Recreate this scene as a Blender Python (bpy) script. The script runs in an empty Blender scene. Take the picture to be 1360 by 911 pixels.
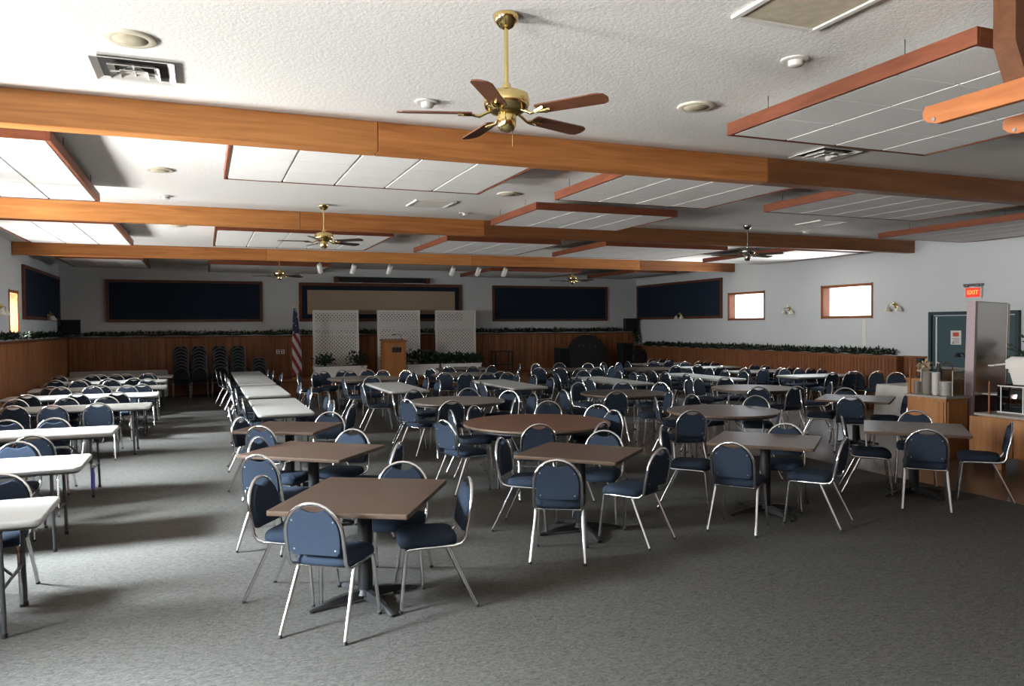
import bpy, bmesh, math, random
from mathutils import Vector, Matrix

# ------------------------------------------------------------------ camera, world, light, exposure
SC = bpy.context.scene
COL = SC.collection
cam_data = bpy.data.cameras.new('camera')
cam = bpy.data.objects.new('camera', cam_data)
COL.objects.link(cam)
cam_data.sensor_fit = 'HORIZONTAL'
cam_data.sensor_width = 36.0
cam_data.lens = 36.0 * 1028.0 / 1360.0
cam_data.clip_end = 200
# rows: world axes seen from the camera (x right, y down, z forward)
RT = ((0.92885145, -0.37039829, -0.00633174), (-0.01383997, -0.0176165, -0.99974903), (0.37019379, 0.92870596, -0.02148942))
right, down, fwd = (Vector(r) for r in RT)
m3 = Matrix((right, -down, -fwd)).transposed()
cam.matrix_world = Matrix.Translation((0, 0, 1.93)) @ m3.to_4x4()
SC.camera = cam

SC.view_settings.view_transform = 'Standard'
SC.view_settings.look = 'None'
SC.view_settings.gamma = 1.0
SC.view_settings.use_curve_mapping = False
SC.view_settings.exposure = 0.0
SC.cycles.use_denoising = True
SC.cycles.max_bounces = 8
SC.cycles.diffuse_bounces = 5
SC.cycles.glossy_bounces = 4
SC.cycles.transparent_max_bounces = 8
SC.cycles.sample_clamp_indirect = 8.0
SC.cycles.caustics_reflective = False
SC.cycles.caustics_refractive = False

world = bpy.data.worlds.new('sky')
SC.world = world
world.use_nodes = True
wn = world.node_tree
bg = wn.nodes['Background']
bg.inputs['Color'].default_value = (0.80, 0.90, 1.0, 1)
bg.inputs['Strength'].default_value = 4.0

XL, XR, YB, YF, ZC = -3.66, 14.52, 24.3, -6.0, 3.75      # room: left, right, back, behind the camera, ceiling
SILL, HEAD = 1.83, 2.71
LEFT_WIN = [(18.80, 0.80), (15.06, 1.30), (11.32, 1.30), (7.58, 1.30), (3.84, 1.30), (0.10, 1.30), (-3.60, 1.30)]
RIGHT_WIN = [(18.22, 1.56, 2.10, 2.84), (14.48, 1.56, 2.11, 2.86)]

sun_data = bpy.data.lights.new('sun', 'SUN')
sun = bpy.data.objects.new('sun', sun_data)
COL.objects.link(sun)
sun_data.energy = 22.0
sun_data.angle = math.radians(0.6)
sun_data.color = (1.0, 0.95, 0.88)
sun.rotation_euler = Vector((0.38, 0.42, -0.68)).to_track_quat('-Z', 'Y').to_euler()

def daylight(name, x, y, z, w, h, aim, power, spread=180.0, color=(0.80, 0.92, 1.0)):
    d = bpy.data.lights.new(name, 'AREA')
    d.shape = 'RECTANGLE'; d.size = w; d.size_y = h
    d.energy = power; d.color = color; d.spread = math.radians(spread)
    o = bpy.data.objects.new(name, d)
    COL.objects.link(o)
    o.location = (x, y, z)
    o.rotation_euler = Vector(aim).to_track_quat('-Z', 'Z').to_euler()
    return o
for y, w in LEFT_WIN:
    zc = (SILL + HEAD) / 2
    k = 0.55 if y > 18 else 1.0
    daylight('window_sky_light', XL - 0.36, y, zc, w, HEAD - SILL, (1, 0, -0.74), (390.0 if y < 9 else 250.0) * w * k, 59)
    if y < 2: aim, power, spread = 0.48, 390.0, 92
    elif y < 5: aim, power, spread = 0.34, 195.0, 96
    elif y < 9: aim, power, spread = 0.40, 230.0, 84
    else: aim, power, spread = 0.26, 240.0, 125
    daylight('window_ground_light', XL - 0.37, y, zc, w, HEAD - SILL, (1, 0, aim), power * w * k, spread, (1.0, 0.98, 0.94))
for y, w, z0, z1 in RIGHT_WIN:
    daylight('window_sky_light', XR + 0.24, y, (z0 + z1) / 2, w, z1 - z0, (-1, 0, -0.62), 95.0, 84)
    daylight('window_ground_light', XR + 0.25, y, (z0 + z1) / 2, w, z1 - z0, (-1, 0, 0.42), 100.0, 90, (1.0, 0.98, 0.94))

random.seed(7)
PI = math.pi

# ------------------------------------------------------------------ materials
def new_mat(name):
    m = bpy.data.materials.new(name); m.use_nodes = True
    return m, m.node_tree.nodes, m.node_tree.links, m.node_tree.nodes['Principled BSDF']
def rgba(c): return (c[0], c[1], c[2], 1)
def plain(name, color, rough=0.5, metal=0.0, spec=0.5, noise=0.0, nscale=20.0, bump=0.0, bscale=80.0, var=0.0):
    m, N, L, B = new_mat(name)
    B.inputs['Base Color'].default_value = rgba(color)
    B.inputs['Roughness'].default_value = rough
    B.inputs['Metallic'].default_value = metal
    B.inputs['Specular IOR Level'].default_value = spec
    tc = N.new('ShaderNodeTexCoord')
    if noise or var:
        mx = N.new('ShaderNodeMix'); mx.data_type = 'RGBA'
        mx.inputs[6].default_value = rgba([c * (1 - noise) for c in color]); mx.inputs[7].default_value = rgba([min(1, c * (1 + noise)) for c in color])
        n = N.new('ShaderNodeTexNoise'); n.inputs['Scale'].default_value = nscale; n.inputs['Detail'].default_value = 4
        L.new(tc.outputs['Object'], n.inputs['Vector']); L.new(n.outputs['Fac'], mx.inputs[0])
        L.new(mx.outputs[2], B.inputs['Base Color'])
    if bump:
        n2 = N.new('ShaderNodeTexNoise'); n2.inputs['Scale'].default_value = bscale; n2.inputs['Detail'].default_value = 3
        b = N.new('ShaderNodeBump'); b.inputs['Strength'].default_value = bump; b.inputs['Distance'].default_value = 0.01
        L.new(tc.outputs['Object'], n2.inputs['Vector']); L.new(n2.outputs['Fac'], b.inputs['Height']); L.new(b.outputs['Normal'], B.inputs['Normal'])
    return m
def wood(name, dark, light, stretch=(1, 12, 12), scale=1.2, rough=0.45, spec=0.4, var=0.12, knots=0.0, coord='Object', sharp=0.5):
    """grain runs along the axis with the small stretch factor; each object shifts the pattern and tone a little"""
    m, N, L, B = new_mat(name)
    tc = N.new('ShaderNodeTexCoord'); oi = N.new('ShaderNodeObjectInfo')
    mp = N.new('ShaderNodeMapping'); mp.inputs['Scale'].default_value = stretch
    off = N.new('ShaderNodeVectorMath'); off.operation = 'SCALE'; off.inputs[0].default_value = (37, 23, 51)
    L.new(oi.outputs['Random'], off.inputs['Scale'])
    ad = N.new('ShaderNodeVectorMath'); ad.operation = 'ADD'
    L.new(tc.outputs[coord], ad.inputs[0]); L.new(off.outputs[0], ad.inputs[1]); L.new(ad.outputs[0], mp.inputs['Vector'])
    n = N.new('ShaderNodeTexNoise'); n.inputs['Scale'].default_value = scale; n.inputs['Detail'].default_value = 7; n.inputs['Roughness'].default_value = 0.62; n.inputs['Distortion'].default_value = 0.6
    L.new(mp.outputs[0], n.inputs['Vector'])
    r = N.new('ShaderNodeValToRGB'); r.color_ramp.elements[0].position = 0.5 - sharp * 0.4; r.color_ramp.elements[1].position = 0.5 + sharp * 0.4
    r.color_ramp.elements[0].color = rgba(dark); r.color_ramp.elements[1].color = rgba(light)
    L.new(n.outputs['Fac'], r.inputs[0])
    hs = N.new('ShaderNodeHueSaturation')
    mr = N.new('ShaderNodeMapRange'); mr.inputs['To Min'].default_value = 1 - var; mr.inputs['To Max'].default_value = 1 + var
    L.new(oi.outputs['Random'], mr.inputs['Value']); L.new(mr.outputs[0], hs.inputs['Value'])
    L.new(r.outputs[0], hs.inputs['Color'])
    out = hs.outputs[0]
    if knots:
        v = N.new('ShaderNodeTexVoronoi'); v.inputs['Scale'].default_value = knots
        mp2 = N.new('ShaderNodeMapping'); mp2.inputs['Scale'].default_value = (0.55, 1, 1)
        L.new(ad.outputs[0], mp2.inputs['Vector']); L.new(mp2.outputs[0], v.inputs['Vector'])
        kr = N.new('ShaderNodeValToRGB'); kr.color_ramp.elements[0].position = 0.035; kr.color_ramp.elements[1].position = 0.085
        kr.color_ramp.elements[0].color = (0.32, 0.22, 0.16, 1); kr.color_ramp.elements[1].color = (1, 1, 1, 1)
        L.new(v.outputs['Distance'], kr.inputs[0])
        mu = N.new('ShaderNodeMix'); mu.data_type = 'RGBA'; mu.blend_type = 'MULTIPLY'; mu.inputs[0].default_value = 0.8
        L.new(out, mu.inputs[6]); L.new(kr.outputs[0], mu.inputs[7]); out = mu.outputs[2]
    L.new(out, B.inputs['Base Color'])
    B.inputs['Roughness'].default_value = rough; B.inputs['Specular IOR Level'].default_value = spec
    return m
def emit(name, color, strength):
    m, N, L, B = new_mat(name)
    B.inputs['Base Color'].default_value = rgba(color)
    B.inputs['Emission Color'].default_value = rgba(color); B.inputs['Emission Strength'].default_value = strength
    return m
def glass(name, gloss=0.08, tint=(1, 1, 1)):
    m = bpy.data.materials.new(name); m.use_nodes = True
    N, L = m.node_tree.nodes, m.node_tree.links
    N.remove(N['Principled BSDF'])
    t = N.new('ShaderNodeBsdfTransparent'); t.inputs['Color'].default_value = rgba(tint)
    g = N.new('ShaderNodeBsdfGlossy'); g.inputs['Roughness'].default_value = 0.03
    mx = N.new('ShaderNodeMixShader'); mx.inputs[0].default_value = gloss
    L.new(t.outputs[0], mx.inputs[1]); L.new(g.outputs[0], mx.inputs[2]); L.new(mx.outputs[0], N['Material Output'].inputs['Surface'])
    return m
def carpet_mat():
    m, N, L, B = new_mat('carpet')
    tc = N.new('ShaderNodeTexCoord')
    mp = N.new('ShaderNodeMapping'); mp.inputs['Rotation'].default_value = (0, 0, math.radians(25)); mp.inputs['Scale'].default_value = (26, 60, 1)
    L.new(tc.outputs['Object'], mp.inputs['Vector'])
    n = N.new('ShaderNodeTexNoise'); n.inputs['Scale'].default_value = 1.0; n.inputs['Detail'].default_value = 5; n.inputs['Distortion'].default_value = 1.3
    L.new(mp.outputs[0], n.inputs['Vector'])
    f = N.new('ShaderNodeTexNoise'); f.inputs['Scale'].default_value = 260; f.inputs['Detail'].default_value = 2
    L.new(tc.outputs['Object'], f.inputs['Vector'])
    r = N.new('ShaderNodeValToRGB'); r.color_ramp.elements[0].position = 0.32; r.color_ramp.elements[1].position = 0.68
    r.color_ramp.elements[0].color = (0.043, 0.039, 0.034, 1); r.color_ramp.elements[1].color = (0.112, 0.107, 0.098, 1)
    mix = N.new('ShaderNodeMath'); mix.operation = 'MULTIPLY_ADD'; mix.inputs[1].default_value = 0.75
    sc = N.new('ShaderNodeMath'); sc.operation = 'MULTIPLY'; sc.inputs[1].default_value = 0.25
    L.new(f.outputs['Fac'], sc.inputs[0]); L.new(n.outputs['Fac'], mix.inputs[0]); L.new(sc.outputs[0], mix.inputs[2])
    L.new(mix.outputs[0], r.inputs[0]); L.new(r.outputs[0], B.inputs['Base Color'])
    b = N.new('ShaderNodeBump'); b.inputs['Strength'].default_value = 0.7; b.inputs['Distance'].default_value = 0.012
    L.new(mix.outputs[0], b.inputs['Height']); L.new(b.outputs['Normal'], B.inputs['Normal'])
    B.inputs['Roughness'].default_value = 0.95; B.inputs['Specular IOR Level'].default_value = 0.1
    return m
def plank_floor():
    m, N, L, B = new_mat('dance_floor_planks')
    tc = N.new('ShaderNodeTexCoord')
    mp = N.new('ShaderNodeMapping'); mp.inputs['Rotation'].default_value = (0, 0, PI / 2)
    L.new(tc.outputs['Object'], mp.inputs['Vector'])
    br = N.new('ShaderNodeTexBrick'); br.inputs['Scale'].default_value = 1.0
    br.inputs['Brick Width'].default_value = 1.2; br.inputs['Row Height'].default_value = 0.15; br.inputs['Mortar Size'].default_value = 0.004
    br.inputs['Color1'].default_value = (0.095, 0.060, 0.042, 1); br.inputs['Color2'].default_value = (0.140, 0.090, 0.064, 1); br.inputs['Mortar'].default_value = (0.03, 0.02, 0.015, 1)
    L.new(mp.outputs[0], br.inputs['Vector']); L.new(br.outputs['Color'], B.inputs['Base Color'])
    B.inputs['Roughness'].default_value = 0.27; B.inputs['Specular IOR Level'].default_value = 0.65
    return m
def ceiling_mat():
    m, N, L, B = new_mat('textured_ceiling')
    B.inputs['Base Color'].default_value = (0.82, 0.815, 0.795, 1); B.inputs['Roughness'].default_value = 0.9; B.inputs['Specular IOR Level'].default_value = 0.15
    tc = N.new('ShaderNodeTexCoord')
    n = N.new('ShaderNodeTexNoise'); n.inputs['Scale'].default_value = 40; n.inputs['Detail'].default_value = 4; n.inputs['Roughness'].default_value = 0.6
    L.new(tc.outputs['Object'], n.inputs['Vector'])
    b = N.new('ShaderNodeBump'); b.inputs['Strength'].default_value = 0.42; b.inputs['Distance'].default_value = 0.008
    L.new(n.outputs['Fac'], b.inputs['Height']); L.new(b.outputs['Normal'], B.inputs['Normal'])
    return m
def flag_mat():
    m, N, L, B = new_mat('flag_cloth')
    tc = N.new('ShaderNodeTexCoord')
    mp = N.new('ShaderNodeMapping'); mp.inputs['Rotation'].default_value = (0, math.radians(-62), 0)
    L.new(tc.outputs['Object'], mp.inputs['Vector'])
    w = N.new('ShaderNodeTexWave'); w.inputs['Scale'].default_value = 1.75; w.bands_direction = 'Z'
    L.new(mp.outputs[0], w.inputs['Vector'])
    r = N.new('ShaderNodeValToRGB'); r.color_ramp.interpolation = 'CONSTANT'
    r.color_ramp.elements[0].color = (0.20, 0.010, 0.018, 1); r.color_ramp.elements[1].position = 0.5; r.color_ramp.elements[1].color = (0.46, 0.44, 0.42, 1)
    L.new(w.outputs['Fac'], r.inputs[0])
    sx = N.new('ShaderNodeSeparateXYZ'); L.new(tc.outputs['Object'], sx.inputs[0])
    gt = N.new('ShaderNodeMath'); gt.operation = 'GREATER_THAN'; gt.inputs[1].default_value = 1.30; L.new(sx.outputs['Z'], gt.inputs[0])
    v = N.new('ShaderNodeTexVoronoi'); v.inputs['Scale'].default_value = 11; L.new(tc.outputs['Object'], v.inputs['Vector'])
    sr = N.new('ShaderNodeValToRGB'); sr.color_ramp.interpolation = 'CONSTANT'; sr.color_ramp.elements[0].color = (0.7, 0.7, 0.7, 1); sr.color_ramp.elements[1].position = 0.2; sr.color_ramp.elements[1].color = (0.01, 0.015, 0.06, 1)
    L.new(v.outputs['Distance'], sr.inputs[0])
    mx = N.new('ShaderNodeMix'); mx.data_type = 'RGBA'
    L.new(gt.outputs[0], mx.inputs[0]); L.new(r.outputs[0], mx.inputs[6]); L.new(sr.outputs[0], mx.inputs[7]); L.new(mx.outputs[2], B.inputs['Base Color'])
    B.inputs['Roughness'].default_value = 0.7
    return m

M = dict(
    carpet=carpet_mat(), planks=plank_floor(), ceiling=ceiling_mat(), flag=flag_mat(),
    wall=plain('painted_wall', (0.60, 0.63, 0.65), 0.75, spec=0.2, noise=0.03, nscale=1.5, bump=0.1, bscale=120),
    beam=wood('stained_beam', (0.36, 0.125, 0.032), (0.62, 0.255, 0.075), (0.6, 7, 9), 1.6, 0.42, 0.4, 0.06, knots=1.9),
    beam_light=wood('light_stained_beam', (0.44, 0.165, 0.045), (0.70, 0.310, 0.095), (0.6, 7, 9), 1.6, 0.42, 0.4, 0.06, knots=1.7),
    beam_dark=wood('dark_stained_beam', (0.17, 0.062, 0.020), (0.30, 0.120, 0.040), (0.6, 7, 9), 1.6, 0.42, 0.4, 0.06, knots=1.9),
    rafter=wood('rafter_timber', (0.30, 0.095, 0.028), (0.44, 0.160, 0.052), (7, 0.8, 9), 1.8, 0.45, 0.35, 0.06),
    header=wood('header_timber', (0.090, 0.034, 0.014), (0.140, 0.056, 0.024), (1, 7, 9), 1.8, 0.5, 0.3, 0.06),
    fascia=wood('red_fascia', (0.130, 0.036, 0.016), (0.215, 0.066, 0.030), (1.2, 1.2, 9), 2.5, 0.5, 0.3, 0.12),
    board=wood('wainscot_board', (0.165, 0.058, 0.020), (0.31, 0.125, 0.048), (8, 8, 0.7), 1.5, 0.45, 0.35, 0.14),
    bead=wood('beadboard', (0.155, 0.058, 0.024), (0.26, 0.105, 0.044), (8, 8, 0.7), 1.5, 0.5, 0.3, 0.05),
    frame=wood('dark_picture_frame', (0.085, 0.028, 0.012), (0.16, 0.058, 0.026), (3, 3, 3), 2, 0.4, 0.4, 0.1),
    trimwood=wood('window_wood', (0.20, 0.065, 0.022), (0.32, 0.115, 0.040), (8, 8, 1), 1.5, 0.45, 0.4, 0.05),
    navy=plain('navy_cloth', (0.018, 0.028, 0.046), 0.95, spec=0.1, bump=0.2, bscale=300),
    tan=plain('tan_board', (0.37, 0.295, 0.215), 0.9, spec=0.1, noise=0.06, nscale=6),
    tile=plain('acoustic_tile', (0.86, 0.86, 0.845), 0.9, spec=0.15, bump=0.35, bscale=160, noise=0.02, nscale=30),
    grid=plain('white_grid_bar', (0.82, 0.82, 0.80), 0.4),
    chrome=plain('chrome', (0.86, 0.86, 0.87), 0.13, 1.0),
    steel=plain('brushed_steel', (0.50, 0.48, 0.47), 0.30, 1.0, noise=0.08, nscale=2.0),
    rivet=plain('rivet_steel', (0.30, 0.30, 0.32), 0.5, 1.0),
    brass=plain('polished_brass', (0.78, 0.60, 0.26), 0.14, 1.0),
    pewter=plain('pewter', (0.36, 0.33, 0.29), 0.22, 1.0),
    blue=plain('blue_upholstery', (0.028, 0.039, 0.060), 0.92, spec=0.12, noise=0.25, nscale=140, bump=0.35, bscale=420),
    black_cloth=plain('black_upholstery', (0.012, 0.013, 0.015), 0.8, spec=0.2, bump=0.2, bscale=300),
    green_cloth=plain('dark_green_upholstery', (0.010, 0.024, 0.020), 0.8, spec=0.2, bump=0.2, bscale=300),
    black_metal=plain('black_metal', (0.014, 0.014, 0.015), 0.5, spec=0.35),
    grey_metal=plain('charcoal_table_leg', (0.055, 0.058, 0.062), 0.38),
    dull_metal=plain('dull_chair_tube', (0.16, 0.16, 0.17), 0.4, 1.0),
    rubber=plain('black_rubber', (0.015, 0.015, 0.015), 0.7),
    plastic=plain('white_table_plastic', (0.42, 0.415, 0.395), 0.42, spec=0.4, bump=0.05, bscale=500),
    laminate=wood('walnut_laminate', (0.058, 0.034, 0.023), (0.110, 0.067, 0.046), (1.0, 14, 14), 2.2, 0.30, 0.5, 0.04),
    laminate_edge=plain('laminate_edge', (0.12, 0.078, 0.055), 0.5),
    laminate_red=wood('red_brown_laminate', (0.125, 0.052, 0.028), (0.170, 0.076, 0.042), (1.0, 9, 9), 2.0, 0.34, 0.45, 0.03),
    laminate_grey=wood('grey_laminate', (0.155, 0.135, 0.110), (0.215, 0.190, 0.160), (1.0, 9, 9), 2.0, 0.30, 0.5, 0.03),
    laminate_dark=wood('dark_laminate', (0.040, 0.030, 0.024), (0.075, 0.055, 0.043), (1.0, 9, 9), 2.0, 0.32, 0.5, 0.03),
    oak=wood('oak_counter', (0.27, 0.115, 0.038), (0.42, 0.195, 0.072), (7, 7, 0.8), 1.6, 0.45, 0.35, 0.08, knots=1.4),
    podium=wood('podium_oak', (0.27, 0.105, 0.030), (0.40, 0.170, 0.058), (6, 6, 0.8), 1.6, 0.4, 0.4, 0.05),
    blade=wood('fan_blade_walnut', (0.110, 0.040, 0.020), (0.200, 0.082, 0.045), (1.5, 9, 9), 2.5, 0.35, 0.45, 0.1),
    blade_dark=wood('fan_blade_dark', (0.035, 0.022, 0.017), (0.065, 0.042, 0.032), (1.5, 9, 9), 2.5, 0.35, 0.45, 0.1),
    white_paint=plain('white_paint', (0.72, 0.71, 0.68), 0.6),
    cream=plain('cream_plastic', (0.66, 0.62, 0.50), 0.5, noise=0.03, nscale=60),
    vent=plain('vent_white', (0.70, 0.69, 0.66), 0.5),
    dark=plain('dark_void', (0.012, 0.012, 0.012), 0.8),
    filter=plain('dusty_filter', (0.50, 0.45, 0.33), 0.9, noise=0.35, nscale=14),
    black=plain('black_plastic', (0.010, 0.011, 0.013), 0.55),
    leaf=plain('dark_leaf', (0.012, 0.030, 0.014), 0.6, noise=0.4, nscale=9),
    fern=plain('green_leaf', (0.022, 0.062, 0.026), 0.55, noise=0.4, nscale=9),
    linen=plain('white_linen', (0.62, 0.61, 0.58), 0.85, bump=0.15, bscale=200),
    teal=plain('teal_door_paint', (0.030, 0.070, 0.085), 0.5, noise=0.05, nscale=3),
    teal_dark=plain('dark_teal_frame', (0.016, 0.036, 0.052), 0.5),
    paper=plain('paper', (0.66, 0.65, 0.62), 0.8),
    red_ink=plain('red_ink', (0.50, 0.09, 0.05), 0.8),
    grey_ink=plain('grey_ink', (0.20, 0.20, 0.20), 0.8),
    exit_glow=emit('exit_letters', (1.0, 0.10, 0.02), 5.0),
    exit_face=emit('exit_face', (0.85, 0.05, 0.03), 0.5),
    granite=plain('granite_top', (0.30, 0.28, 0.25), 0.3, noise=0.4, nscale=60),
    china=plain('white_china', (0.62, 0.61, 0.58), 0.3),
    glass=glass('window_glass', 0.06),
    acrylic=glass('clear_acrylic', 0.14, (0.90, 0.92, 0.92)),
    smoke=glass('smoked_acrylic', 0.16, (0.13, 0.17, 0.175)),
    mauve=plain('mauve_edge', (0.42, 0.33, 0.36), 0.5),
    plum=plain('plum_panel', (0.040, 0.022, 0.032), 0.5),
    wicker=plain('wicker', (0.22, 0.13, 0.06), 0.8, noise=0.4, nscale=40),
    dried=plain('dried_flower', (0.52, 0.42, 0.28), 0.8, noise=0.3, nscale=40),
    gold=plain('gold_plastic', (0.70, 0.50, 0.18), 0.3, 0.8),
    crystal=plain('glass_shade', (0.72, 0.70, 0.58), 0.15, 0.2),
    purple=plain('purple_tag', (0.10, 0.09, 0.45), 0.5),
)

# ------------------------------------------------------------------ mesh helpers
class MB:
    def __init__(s): s.bm = bmesh.new(); s.mi = 0
    def _tag(s, faces):
        for f in faces: f.material_index = s.mi; f.smooth = False
    def box(s, c, d, bev=0.0, rot=None, taper=None):
        r = bmesh.ops.create_cube(s.bm, size=1)
        vs = r['verts']
        for v in vs:
            x, y, z = v.co.x * d[0], v.co.y * d[1], v.co.z * d[2]
            if taper and z > 0: x *= taper; y *= taper
            v.co = Vector((x, y, z))
        fs = list({f for v in vs for f in v.link_faces})
        s._tag(fs)
        if bev:
            es = list({e for v in vs for e in v.link_edges})
            g = bmesh.ops.bevel(s.bm, geom=es, offset=bev, segments=2, affect='EDGES', profile=0.5)
            vs = list({v for f in g['faces'] for v in f.verts} | {v for v in vs if v.is_valid})
            s._tag({f for v in vs for f in v.link_faces})
        mt = Matrix.Translation(c) @ (rot.to_4x4() if rot is not None else Matrix.Identity(4))
        for v in vs: v.co = mt @ v.co
        return vs
    def tube(s, pts, r, seg=8, closed=False, r2=None, caps=True):
        pts = [Vector(p) for p in pts]; n = len(pts); rings = []
        up = None
        for i, p in enumerate(pts):
            a = pts[i - 1] if (i > 0 or closed) else p
            b = pts[(i + 1) % n] if (i < n - 1 or closed) else p
            t = (b - a).normalized()
            if up is None:
                up = Vector((0, 0, 1)) if abs(t.z) < 0.9 else Vector((0, 1, 0))
            u = (up - t * up.dot(t)).normalized(); w = t.cross(u); up = u
            rr = r if r2 is None else r + (r2 - r) * i / max(1, n - 1)
            rings.append([s.bm.verts.new(p + (u * math.cos(k * 2 * PI / seg) + w * math.sin(k * 2 * PI / seg)) * rr) for k in range(seg)])
        for i in range(n if closed else n - 1):
            A, Bq = rings[i], rings[(i + 1) % n]
            for k in range(seg):
                f = s.bm.faces.new((A[k], A[(k + 1) % seg], Bq[(k + 1) % seg], Bq[k])); f.material_index = s.mi; f.smooth = True
        if caps and not closed:
            for R_, rev in ((rings[0], True), (rings[-1], False)):
                f = s.bm.faces.new(list(reversed(R_)) if rev else R_); f.material_index = s.mi; f.smooth = False
    def lathe(s, prof, seg=24, c=(0, 0, 0), cap=True):
        c = Vector(c); rings = []
        for r, z in prof:
            rings.append([s.bm.verts.new(c + Vector((r * math.cos(k * 2 * PI / seg), r * math.sin(k * 2 * PI / seg), z))) for k in range(seg)])
        for A, Bq in zip(rings, rings[1:]):
            for k in range(seg):
                f = s.bm.faces.new((A[k], A[(k + 1) % seg], Bq[(k + 1) % seg], Bq[k])); f.material_index = s.mi; f.smooth = True
        if cap:
            for R_, rev in ((rings[0], True), (rings[-1], False)):
                f = s.bm.faces.new(list(reversed(R_)) if rev else R_); f.material_index = s.mi; f.smooth = False
    def loft(s, rings, cap=True):
        rr = [[s.bm.verts.new(Vector(p)) for p in ring] for ring in rings]
        n = len(rr[0])
        for A, Bq in zip(rr, rr[1:]):
            for k in range(n):
                f = s.bm.faces.new((A[k], A[(k + 1) % n], Bq[(k + 1) % n], Bq[k])); f.material_index = s.mi; f.smooth = True
        if cap:
            for R_, rev in ((rr[0], True), (rr[-1], False)):
                f = s.bm.faces.new(list(reversed(R_)) if rev else R_); f.material_index = s.mi; f.smooth = False
    def quad(s, a, b, c, d):
        f = s.bm.faces.new([s.bm.verts.new(Vector(p)) for p in (a, b, c, d)]); f.material_index = s.mi
    def mesh(s, name, mats, smooth=True):
        me = bpy.data.meshes.new(name)
        bmesh.ops.recalc_face_normals(s.bm, faces=s.bm.faces[:])
        lim = math.radians(66)
        for e in s.bm.edges:
            if len(e.link_faces) == 2 and e.calc_face_angle(0) > lim: e.smooth = False
        s.bm.to_mesh(me); s.bm.free()
        for m in (mats if isinstance(mats, (list, tuple)) else [mats]): me.materials.append(m)
        if not smooth:
            for p in me.polygons: p.use_smooth = False
        return me
def obj(name, data, parent=None, loc=(0, 0, 0), rz=0.0, **props):
    o = bpy.data.objects.new(name, data); COL.objects.link(o)
    o.location = loc; o.rotation_euler = (0, 0, rz)
    if parent is not None: o.parent = parent
    for k, v in props.items(): o[k] = v
    return o
def thing(name, label, cat, loc=(0, 0, 0), rz=0.0, group=None):
    o = obj(name, None, None, loc, rz, label=label, category=cat)
    o.empty_display_size = 0.05
    if group: o['group'] = group
    return o
def one(name, mb, mats, **kw):
    smooth = kw.pop('smooth', True); parent = kw.pop('parent', None); loc = kw.pop('loc', (0, 0, 0)); rz = kw.pop('rz', 0.0)
    return obj(name, mb.mesh(name, mats, smooth), parent, loc, rz, **kw)
def boxed(name, c, d, mat, parent=None, bev=0.0, **kw):
    b = MB(); b.box((0, 0, 0), d, bev)
    return one(name, b, mat, parent=parent, loc=c, **kw)
def copy_tree(root):
    r = root.copy(); COL.objects.link(r)
    for ch in root.children:
        c = ch.copy(); COL.objects.link(c); c.parent = r
        for g in ch.children:
            d = g.copy(); COL.objects.link(d); d.parent = c
    return r
ROT = lambda ax, deg: Matrix.Rotation(math.radians(deg), 3, ax)

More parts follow.
